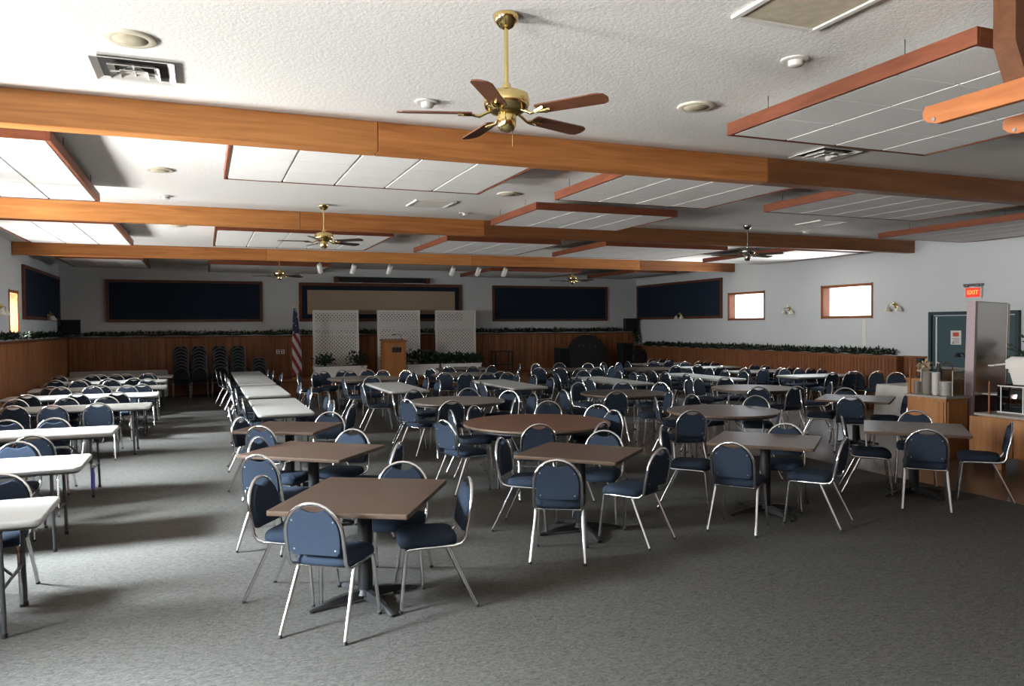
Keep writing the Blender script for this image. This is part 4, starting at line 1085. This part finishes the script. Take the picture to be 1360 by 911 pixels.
# ------------------------------------------------------------------ stage: lattices, planters, lectern, flag
SZ = 0.465
def clip_strip(mx, c, hw, W, H):
    """segment of the 45 degree line z = mx * x + c inside the rectangle +-W/2 x 0..H"""
    pts = []
    for x in (-W / 2, W / 2):
        z = mx * x + c
        if 0 <= z <= H: pts.append((x, z))
    for z in (0, H):
        x = (z - c) / mx
        if -W / 2 < x < W / 2: pts.append((x, z))
    return sorted(pts)[:2] if len(pts) >= 2 else None
def lattice(x, w, label, y=23.55, h=1.985):
    t = thing('lattice_screen', label, 'lattice screen', (x, y, SZ), 0, 'white lattice screens on the stage')
    f = MB(); k = .075
    for s in (-1, 1): f.box((s * (w - k) / 2, 0, h / 2), (k, .05, h), .004)
    for z in (k / 2, h - k / 2): f.box((0, 0, z), (w - 2 * k, .05, k), .004)
    one('frame', f, M['white_paint'], parent=t)
    b = MB(); W, H = w - 2 * k + .02, h - 2 * k + .02
    step = .105
    for mx, yy in ((1, -.006), (-1, .006)):
        c = -W
        while c < H + W:
            p = clip_strip(mx, c, .02, W, H)
            if p and (p[1][0] - p[0][0]) > .02:
                (xa, za), (xb, zb) = p
                L = math.hypot(xb - xa, zb - za)
                b.box(((xa + xb) / 2, yy, (za + zb) / 2 + k - .01), (L, .011, .042), 0, ROT('Y', -45 * mx))
            c += step
    one('lattice_strip', b, M['white_paint'], smooth=False, parent=t, kind='stuff')
    for s in (-1, 1): boxed('foot', (s * (w / 2 - .05), .02, .02), (.06, .40, .04), M['white_paint'], t, .004)
lattice(3.70, 1.36, 'white lattice screen beside the flag, left of the lectern')
lattice(5.62, 1.34, 'white lattice screen behind the lectern')
lattice(7.46, 1.34, 'white lattice screen right of the lectern')

def leaf_cloud(b, c, r, n, size, flat=0.7, seed=0):
    rnd = random.Random(seed)
    for _ in range(n):
        u = Vector((rnd.gauss(0, 1), rnd.gauss(0, 1), rnd.gauss(0, 1))).normalized() * (rnd.random() ** .5)
        p = Vector(c) + Vector((u.x * r[0], u.y * r[1], u.z * r[2]))
        d = Vector((rnd.uniform(-1, 1), rnd.uniform(-1, 1), rnd.uniform(-.3, 1))).normalized()
        w = d.cross(Vector((rnd.uniform(-1, 1), rnd.uniform(-1, 1), rnd.uniform(-1, 1)))).normalized()
        s = size * rnd.uniform(.6, 1.3)
        mid = p + d * s * .5 + Vector((0, 0, s * .08))
        b.quad(p, mid - w * s * .25, p + d * s, mid + w * s * .25)
def planter(x, w, label, plants, seed, y=22.98, h=.33):
    t = thing('planter_box', label, 'planter', (x, y, SZ), 0, 'white planters along the stage')
    b = MB(); b.box((0, 0, h / 2), (w, .30, h), .006, taper=1.04)
    b.box((0, 0, h - .02), (w * 1.06, .34, .045), .006); one('trough', b, M['white_paint'], parent=t)
    boxed('soil', (0, 0, h + .003), (w * .98, .26, .012), M['dark'], t)
    for i, (px, r) in enumerate(plants):
        b = MB(); leaf_cloud(b, (px, -.02, h + r * .55), (r * 1.25, .20, r * .75), 170, .13, seed=seed + i)
        for k in range(5): b.tube([(px, 0, h), (px + (k - 2) * r * .3, -.03, h + r * .9)], .006, 4)
        one('foliage', b, M['leaf'], parent=t, smooth=False)
planter(3.72, 1.45, 'white planter box with two dark plants before the left lattice', [(-.45, .26), (.50, .30)], 11)
planter(6.20, 0.95, 'white planter box overgrown by plants right of the lectern', [(-.30, .36), (.10, .34), (.42, .26)], 31)
planter(7.42, 1.25, 'white planter box with a row of plants before the right lattice', [(-.45, .22), (-.1, .24), (.22, .23), (.50, .20)], 51)

t = thing('lectern', 'tall oak lectern with a dark plaque and gooseneck microphone on the stage', 'lectern', (5.21, 22.55, SZ))
b = MB(); b.box((0, 0, .52), (.66, .46, 1.04), .008); one('body', b, M['podium'], parent=t)
b = MB(); b.box((0, 0, .03), (.70, .50, .06), .008); one('plinth', b, M['podium'], parent=t)
b = MB(); b.box((0, -.01, 1.065), (.72, .52, .05), .012, ROT('X', 5)); one('reading_top', b, M['podium'], parent=t)
boxed('plaque', (.05, -.235, .80), (.28, .012, .15), M['black'], t, .003)
b = MB(); b.tube([(.25, .05, 1.08), (.24, .03, 1.22), (.14, -.03, 1.26), (.02, -.09, 1.25)], .006, 6); b.tube([(.04, -.08, 1.252), (-.06, -.13, 1.235)], .014, 8); one('microphone', b, M['black_metal'], parent=t)

t = thing('flag', 'striped red and white flag draped on a pole at the left end of the stage', 'flag', (2.48, 22.95, SZ))
b = MB(); b.tube([(0, 0, .05), (0, 0, 2.12)], .014, 10); one('pole', b, M['gold'], parent=t)
b = MB(); b.lathe([(.15, 0), (.15, .02), (.05, .06), (.022, .12)], 24); one('base', b, M['gold'], parent=t)
b = MB(); b.lathe([(.012, 2.10), (.03, 2.13), (.03, 2.15), (.008, 2.18)], 12)
for s in (-1, 1): b.tube([(0, 0, 2.17), (s * .06, 0, 2.22), (s * .11, 0, 2.20)], .010, 6)
one('finial', b, M['gold'], parent=t)
rings = []
for i in range(26):
    u = i / 25; z = 2.02 - 1.86 * u
    hw = .030 + .088 * min(1, u * 1.5) ** .8
    ring = []
    for k in range(28):
        a = 2 * PI * k / 28
        rr = 1 + .22 * math.sin(5 * a + 2.2 * u) + .08 * math.sin(9 * a)
        ring.append((math.cos(a) * hw * rr + .035 * u - .03, math.sin(a) * hw * .5 * rr - .01, z + .05 * math.cos(a) * u))
    rings.append(ring)
b = MB(); b.loft(rings); one('cloth', b, M['flag'], parent=t)

# ------------------------------------------------------------------ along the back wall
def loudspeaker(loc, w, d, h, label, rz=0.0):
    t = thing('loudspeaker', label, 'loudspeaker', loc, rz, 'black loudspeakers')
    b = MB(); b.box((0, 0, h / 2), (w, d, h), .012); one('cabinet', b, M['black'], parent=t)
    b = MB(); b.box((0, -d / 2 - .006, h / 2 + .01), (w - .05, .014, h - .09), .004); one('grille_cloth', b, M['black_cloth'], parent=t)
    boxed('badge', (.03, -d / 2 - .014, .045), (.06, .006, .02), M['rivet'], t)
loudspeaker((XL + .30, YB - .20, WZ + .018), .44, .32, .47, 'black loudspeaker on the ledge in the left back corner', 0.25)
loudspeaker((XR - .36, YB - .20, WZ + .018), .44, .32, .47, 'black loudspeaker on the ledge in the right back corner', -0.25)
loudspeaker((11.15, 23.45, 0), .40, .42, 1.20, 'tall black floor loudspeaker left of the dark round folded table')
loudspeaker((13.55, 23.45, 0), .42, .42, 1.34, 'tall black floor loudspeaker in the right back corner')
t = thing('round_table', 'dark round folded table standing on edge against the back wainscot', 'table', (12.28, 23.78, 0.82))
b = MB(); b.lathe([(.80, -.018), (.815, -.010), (.815, .010), (.80, .018)], 56); o = one('tabletop', b, M['black'], parent=t); o.rotation_euler = (math.radians(80), 0, 0)
b = MB()
for s in (-1, 1): b.tube([(s * .32, .05, -.45), (s * .32, .05, .45), (s * .12, .05, .45), (s * .12, .05, -.45)], .014, 6, closed=True)
one('folded_leg', b, M['grey_metal'], parent=t)
t = thing('drum', 'round black drum-shaped case on the floor in the right back corner', 'drum', (14.0, 23.30, 0.82))
b = MB(); b.lathe([(.27, -.14), (.29, -.12), (.29, .12), (.27, .14)], 32); o = one('shell', b, M['black'], parent=t); o.rotation_euler = (PI / 2, 0, 0)
b = MB()
for s in (-1, 1):
    b.tube([(s * .24, 0, -.16), (s * .30, -.12, -.82)], .012, 6); b.tube([(s * .24, 0, -.16), (s * .26, .16, -.82)], .012, 6)
one('stand', b, M['dull_metal'], parent=t)
t = thing('side_table', 'black high stand with an open lower shelf right of the lattices', 'stand', (9.02, 23.50, SZ))
b = MB(); b.box((0, 0, .66), (.66, .42, .035), .008); one('top', b, M['black'], parent=t)
boxed('shelf', (0, 0, .25), (.60, .38, .025), M['black'], t, .004)
for sx in (-1, 1):
    for sy in (-1, 1): boxed('leg', (sx * .29, sy * .17, .32), (.04, .04, .64), M['black'], t, .004)
t = thing('access_panel', 'framed wooden access panel in the back wainscot above the short chair stack', 'wall panel', (1.485, YB - LEDGE - .022, 1.34))
boxed('cover', (0, 0, 0), (.54, .02, .62), M['board'], t, .004)
f = MB()
for s in (-1, 1): f.box((s * .275, -.01, 0), (.035, .03, .68), .004); f.box((0, -.01, s * .325), (.515, .03, .035), .004)
one('frame', f, M['trimwood'], parent=t)
for x, w_ in ((2.06, 'left'), (2.20, 'right')):
    t = thing('wall_outlet', f'{w_} of two white outlets in the back wainscot beside the flag', 'outlet', (x, YB - LEDGE - .022, 1.215))
    boxed('cover_plate', (0, 0, 0), (.10, .012, .13), M['white_paint'], t, .003)
    for s in (-1, 1): boxed('socket', (0, -.007, s * .028), (.04, .006, .036), M['dark'], t)

# evergreen garlands lying on the wainscot ledges
def garland(label, a, c, n, seed, hgt=.10, wid=.09):
    lim = lambda v: Vector((min(max(v.x, XL + .012), XR - .012), min(v.y, YB - .012), v.z))
    rnd = random.Random(seed); b = MB(); A, Cc = Vector(a), Vector(c)
    L = (Cc - A).length; d = (Cc - A) / L
    P = [A + d * (L * k / 60) + Vector((0, 0, .03 + .02 * math.sin(k * 1.7))) for k in range(61)]
    b.tube(P, .018, 5)
    for _ in range(n):
        p = A + d * rnd.uniform(0, L) + Vector((rnd.uniform(-wid, wid), rnd.uniform(-wid, wid), rnd.uniform(0.005, hgt)))
        e = Vector((rnd.uniform(-1, 1), rnd.uniform(-1, 1), rnd.uniform(.0, .8))).normalized(); w = e.cross(Vector((.3, .2, .9))).normalized()
        s = rnd.uniform(.06, .14)
        b.quad(*[lim(v) for v in (p, p + e * s * .5 - w * s * .16, p + e * s, p + e * s * .5 + w * s * .16)])
    return one('garland', b, M['leaf'], smooth=False, label=label, category='garland')
garland('dark evergreen garland along the back wainscot ledge', (XL + .60, YB - .12, WZ + .018), (13.85, YB - .12, WZ + .018), 3600, 5)
garland('dark evergreen garland along the left ledge under the window', (XL + .12, 13.0, WZ + .018), (XL + .12, 23.7, WZ + .018), 2600, 6)
garland('dark evergreen garland along the right ledge under the windows', (XR - .12, 12.95, WZR + .002), (XR - .12, 23.6, WZR + .002), 3000, 8, .12)
g = garland('evergreen garland hanging down the right back corner step', (XR - .30, YB - .36, WZ + .02), (XR - .18, YB - .42, WZR + .05), 260, 9, .10, .07)

# ------------------------------------------------------------------ buffet corner at the right
DZ = 0.008
t = thing('buffet_counter', 'oak serving counter with granite top at the right frame edge', 'counter', (10.02, 6.05, DZ))
for i in range(4): boxed('door', (-.395, 1.07 - .62 * i, .435), (.022, .60, .49), M['oak'], t, .004)
boxed('body', (0, 0, .435), (.77, 2.50, .52), M['oak'], t, .004)
boxed('granite_top', (0, 0, .712), (.86, 2.58, .036), M['granite'], t, .006)
for sx in (-1, 1):
    for sy in (-1, 0, 1): boxed('leg', (sx * .30, sy * 1.0, .085), (.09, .09, .18), M['oak'], t, .004)
t = thing('food_display_case', 'smoked glass display case on the right oak counter', 'display case', (10.12, 6.66, DZ + .732))
b = MB(); q = rounded_rect(.50, 1.15, .05)
b.loft([[(x, y, 0.0) for x, y in q], [(x, y, .33) for x, y in q], [(x * .96, y * .96, .372) for x, y in q]]); one('smoked_shell', b, M['smoke'], parent=t)
b = MB(); b.tube([(x, y, .008) for x, y in q], .008, 5, closed=True); b.tube([(x * .99, y * .99, .355) for x, y in q], .008, 5, closed=True)
for x, y in ((-.25, .50), (-.25, -.50), (.25, .50), (.25, -.50), (-.25, .20)): b.tube([(x, y, .0), (x, y, .35)], .008, 5)
one('edge_strip', b, M['grid'], parent=t)
boxed('inner_tray', (0, 0, .06), (.40, 1.0, .10), M['steel'], t, .01)
t = thing('ice_tub', 'white tapered plastic tub with a scoop handle on the smoked glass case', 'tub', (10.12, 6.93, DZ + .732 + .374))
b = MB(); r0, r1 = rounded_rect(.24, .34, .03), rounded_rect(.36, .46, .04)
b.loft([[(x, y, 0) for x, y in r0], [(x, y, .30) for x, y in r1], [(x * .93, y * .93, .30) for x, y in r1], [(x * .9, y * .9, .04) for x, y in r0]]); one('tub', b, M['white_paint'], parent=t)
b = MB(); b.loft([[(x * 1.04, y * 1.04, .21) for x, y in r1], [(x * 1.04, y * 1.04, .32) for x, y in r1], [(x * .8, y * .8, .37) for x, y in r1]]); one('lid', b, M['white_paint'], parent=t)
b = MB(); b.tube([(-.10, .20, .28), (-.20, .42, .24)], .014, 8); b.box((-.19, .40, .245), (.05, .09, .02), .006); one('scoop', b, M['china'], parent=t)
t = thing('dowel', 'thin upright wooden rod at the corner of the right oak counter', 'rod', (9.70, 7.20, DZ + .731))
b = MB(); b.tube([(0, 0, 0), (0, 0, .42)], .012, 8); b.lathe([(.04, 0), (.04, .012)], 14); one('rod', b, M['trimwood'], parent=t)

t = thing('plate_counter', 'oak counter carrying stacked plates beside the white clothed table', 'counter', (9.90, 8.15, DZ))
boxed('body', (0, 0, .43), (.44, .64, .86), M['oak'], t, .004)
boxed('front_panel', (-.228, 0, .44), (.014, .58, .76), M['oak'], t, .003)
boxed('side_panel', (0, -.328, .44), (.38, .014, .76), M['oak'], t, .003)
boxed('granite_top', (0, 0, .876), (.50, .70, .034), M['granite'], t, .005)
tz = DZ + .894
def dish_stack(name, x, y, r, n, dz, label, mat='china', deep=.015):
    for i in range(n):
        lv = ['lowest', 'second', 'third', 'fourth', 'fifth', 'sixth', 'seventh', 'eighth', 'ninth', 'tenth', 'eleventh', 'twelfth'][i]
        b = None
        if (name, r) not in dish_me:
            b = MB(); b.lathe([(r * .55, 0), (r * .6, .004), (r, deep), (r, deep + .005), (r * .55, .007)], 24); dish_me[(name, r)] = b.mesh(name, M[mat])
        obj(name, dish_me[(name, r)], None, (x, y, tz + dz * i), 0, label=f'{lv} from below in {label}', category=name, group=label)
dish_me = {}
dish_stack('plate', 9.80, 7.93, .085, 12, .0165, 'the right stack of white plates on the oak counter')
dish_stack('bowl', 9.80, 8.09, .060, 12, .026, 'the tall middle stack of white bowls on the counter', deep=.035)
dish_stack('tray', 9.80, 8.235, .075, 12, .027, 'the tall grey stack of trays on the counter', 'granite', .03)
dish_stack('saucer', 9.80, 8.395, .062, 10, .018, 'the left stack of small saucers on the counter', 'granite', .014)
t = thing('acrylic_guard', 'clear acrylic guard standing in front of the stacked dishes', 'guard', (9.92, 8.10, tz))
b = MB(); b.box((.10, 0, .18), (.008, .52, .36), .002); b.box((0, -.26, .18), (.21, .008, .36), .002); b.box((0, .26, .18), (.21, .008, .36), .002); one('sheet', b, M['acrylic'], parent=t, smooth=False)
b = MB()
for s in (-1, 1): b.tube([(-.10, s * .26, 0), (-.10, s * .26, .36), (.10, s * .26, .36)], .006, 5)
one('edge_strip', b, M['grid'], parent=t)
t = thing('dowel', 'thin upright wooden rod left of the stacked dishes', 'rod', (9.72, 8.46, tz - .002))
b = MB(); b.tube([(0, 0, 0), (0, 0, .40)], .012, 8); b.lathe([(.03, 0), (.03, .012)], 14); one('rod', b, M['trimwood'], parent=t)
t = thing('back_cabinet', 'taller oak cabinet behind the stacked plates', 'cabinet', (10.55, 8.58, DZ))
boxed('body', (0, 0, .53), (.80, .60, 1.06), M['oak'], t, .004)
for s in (-1, 1): boxed('door', (s * .20, -.310, .52), (.37, .02, .92), M['oak'], t, .004)
boxed('top', (0, 0, 1.075), (.86, .66, .03), M['oak'], t, .005)
cz = DZ + 1.091
t = thing('wicker_basket', 'brown wicker basket on the taller oak cabinet', 'basket', (10.42, 8.42, cz))
b = MB(); b.lathe([(.085, 0), (.13, .07), (.14, .13), (.125, .13), (.08, .02)], 20); one('bowl', b, M['wicker'], parent=t)
b = MB(); b.tube([(.13 * math.cos(PI * k / 10), 0, .12 + .13 * math.sin(PI * k / 10)) for k in range(11)], .010, 6); one('handle', b, M['wicker'], parent=t)
t = thing('dried_flowers', 'cream dried flowers in a small pot on the taller oak cabinet', 'flowers', (10.22, 8.66, cz))
b = MB(); b.lathe([(.04, 0), (.06, .08), (.05, .09)], 16); one('pot', b, M['black'], parent=t)
b = MB(); leaf_cloud(b, (0, 0, .16), (.10, .10, .09), 90, .07, seed=3); one('bloom', b, M['dried'], parent=t, smooth=False)
t = thing('candle_holder', 'black pedestal candle holder on the taller oak cabinet', 'candle holder', (10.30, 8.78, cz))
b = MB(); b.lathe([(.05, 0), (.05, .012), (.014, .03), (.014, .20), (.055, .26), (.055, .30), (.01, .30)], 18); one('stem', b, M['black'], parent=t)
t = thing('desk_lamp', 'small black gooseneck lamp with a chrome tip on the taller oak cabinet', 'lamp', (10.80, 8.40, cz))
b = MB(); b.lathe([(.06, 0), (.06, .015), (.01, .02)], 16); b.tube([(0, 0, .01), (0, 0, .30), (-.06, 0, .38), (-.15, 0, .37)], .008, 6); one('neck', b, M['black_metal'], parent=t)
b = MB(); b.lathe([(.05, -.04), (.03, .02), (.01, .03)], 14, (-.17, 0, .36)); one('lamp_shade', b, M['black_metal'], parent=t)
b = MB(); b.lathe([(.018, -.04), (.02, -.03), (.01, -.01)], 10, (-.17, 0, .35)); one('bulb', b, M['chrome'], parent=t)
for i, (bx, by) in enumerate([(10.24, 8.40), (10.33, 8.50)]):
    t = thing('bottle', ['dark glass bottle nearest the edge of the taller oak cabinet', 'second dark glass bottle on the taller oak cabinet'][i], 'bottle', (bx, by, cz))
    b = MB(); b.lathe([(.034, 0), (.036, .01), (.036, .13), (.014, .18), (.013, .24)], 16); one('body', b, M['black'], parent=t)
    b = MB(); b.lathe([(.016, .235), (.016, .255)], 12); one('cap', b, M['chrome'], parent=t)

t = thing('steel_partition', 'tall brushed steel panel with a pale mauve edge between the two oak counters', 'partition', (10.66, 7.98, DZ))
q = ROT('Y', 2.2)
b = MB(); b.box((.0, -.035, 1.55), (.66, .05, 1.37), .012, None); one('steel_face', b, M['steel'], parent=t).rotation_euler = (0, math.radians(2.2), 0)
b = MB(); b.box((.0, -.035, .435), (.66, .05, .86), .006); one('plum_base', b, M['plum'], parent=t).rotation_euler = (0, math.radians(2.2), 0)
b = MB(); b.box((-.355, 0, 1.115), (.05, .14, 2.23), .006); one('mauve_edge', b, M['mauve'], parent=t).rotation_euler = (0, math.radians(2.2), 0)
b = MB(); b.tube([(.33, -.045, .88), (.33, -.045, 2.22)], .028, 14); one('round_edge', b, M['steel'], parent=t).rotation_euler = (0, math.radians(2.2), 0)
b = MB(); b.box((.10, -.17, .90), (.50, .25, .02), .004); one('shelf', b, M['white_paint'], parent=t)

t = thing('back_cabinet', 'oak cabinet under the fern behind the right counter', 'cabinet', (11.12, 6.78, DZ))
boxed('body', (0, 0, .57), (.60, 1.60, 1.14), M['oak'], t, .004)
for s in (-1, 1): boxed('door', (-.310, s * .38, .56), (.02, .72, 1.0), M['oak'], t, .004)
boxed('top', (0, 0, 1.155), (.66, 1.66, .03), M['oak'], t, .005)
t = thing('potted_fern', 'leafy green fern in a brown pot beside the steel panel', 'potted plant', (11.00, 7.42, DZ + 1.171))
b = MB(); b.lathe([(.07, 0), (.11, .13), (.12, .15), (.10, .15), (.10, .12)], 20); one('pot', b, M['oak'], parent=t)
b = MB(); rnd = random.Random(4)
for k in range(34):
    a = rnd.uniform(0, 2 * PI); l = rnd.uniform(.22, .36); up = rnd.uniform(.15, .55)
    P = [Vector((math.cos(a) * l * u, math.sin(a) * l * u, .14 + up * u - .50 * u * u * l)) for u in (0, .25, .5, .75, 1)]
    b.tube(P, .003, 4)
    for p, p2 in zip(P[1:], P[2:] + [P[-1] * 1.05]):
        d = (p2 - p).normalized() if (p2 - p).length > 1e-5 else Vector((0, 0, 1)); w = d.cross(Vector((0, 0, 1))).normalized()
        for s in (-1, 1): b.quad(p, p + d * .05 + w * s * .03, p + d * .03 + w * s * .10, p - d * .01 + w * s * .05)
one('fronds', b, M['fern'], parent=t, smooth=False)
t = thing('trailing_plant', 'dark trailing plant behind the white tub on the oak cabinet', 'plant', (11.05, 7.02, DZ + 1.171))
b = MB(); b.lathe([(.06, 0), (.08, .10), (.07, .11)], 18); one('pot', b, M['black'], parent=t)
b = MB(); leaf_cloud(b, (0, 0, .12), (.20, .16, .26), 170, .09, seed=14); one('foliage', b, M['leaf'], parent=t, smooth=False)

# white clothed table by the door
t = thing('tablecloth', 'white linen cloth draped to the floor over a small table by the teal door', 'tablecloth', (12.72, 11.02, DZ))
rnd = random.Random(2); rings = []
base = rounded_rect(1.12, .74, .05, 4)
for z, f in ((.02, 1.06), (.25, 1.05), (.5, 1.03), (.70, 1.0), (.752, .985)):
    ring = []
    for k, (x, y) in enumerate(base):
        pass
    P = []
    n = 96
    per = [Vector((x, y, 0)) for x, y in base]; acc = [0]
    for k in range(len(per)): acc.append(acc[-1] + (per[(k + 1) % len(per)] - per[k]).length)
    for k in range(n):
        s = acc[-1] * k / n; j = max(i for i in range(len(per)) if acc[i] <= s)
        u = (s - acc[j]) / max(1e-6, acc[j + 1] - acc[j]); p = per[j].lerp(per[(j + 1) % len(per)], u)
        amp = .026 * (1 - z / .75)
        P.append((p.x * (f + amp * 1.6 * math.sin(k * 1.05)), p.y * (f + amp * 2.4 * math.sin(k * 1.05 + .4)), z))
    rings.append(P)
b = MB(); b.loft(rings); one('cloth', b, M['linen'], parent=t)

# timber canopy over the buffet: a header carried by a post, with rafters on its underside
t = thing('timber_canopy', 'brown timber canopy with rounded rafter ends over the buffet at upper right', 'canopy', (5.0, 3.0, 0))
b = MB(); hz = 3.26
prof = [(4.14, ZC - .005), (4.14, hz + .22), (4.24, hz + .005), (8.2, hz + .005), (8.2, ZC - .005)]
b.loft([[(x - 5.0, -.065, z) for x, z in prof], [(x - 5.0, .065, z) for x, z in prof]]); one('header', b, M['header'], parent=t, smooth=False)
for x in (4.16, 4.87, 5.58, 6.29, 7.0):
    pr = [(.50, hz), (.52, hz - .035), (.515, hz - .07), (.48, hz - .10), (.42, hz - .118), (-2.2, hz - .118), (-2.2, hz)]
    b = MB(); b.loft([[(x - 5.0 - .022, y, z) for y, z in pr], [(x - 5.0 + .022, y, z) for y, z in pr]]); o = one('rafter', b, M['rafter'], parent=t, smooth=False)
    b = MB(); b.lathe([(.012, -.004), (.012, .004)], 10)
    for v in b.bm.verts: v.co = Vector((x - 5.0 - .022 - v.co.z, .44, hz - .06 + v.co.x)) if False else Vector((x - 5.0 - .024 + v.co.z, .44 + v.co.x, hz - .09 + v.co.y))
    one('bolt', b, M['rivet'], parent=o)
for x in (8.1,):
    b = MB(); b.box((x - 5.0, 0, hz / 2), (.13, .13, hz), .004); one('post', b, M['header'], parent=t)
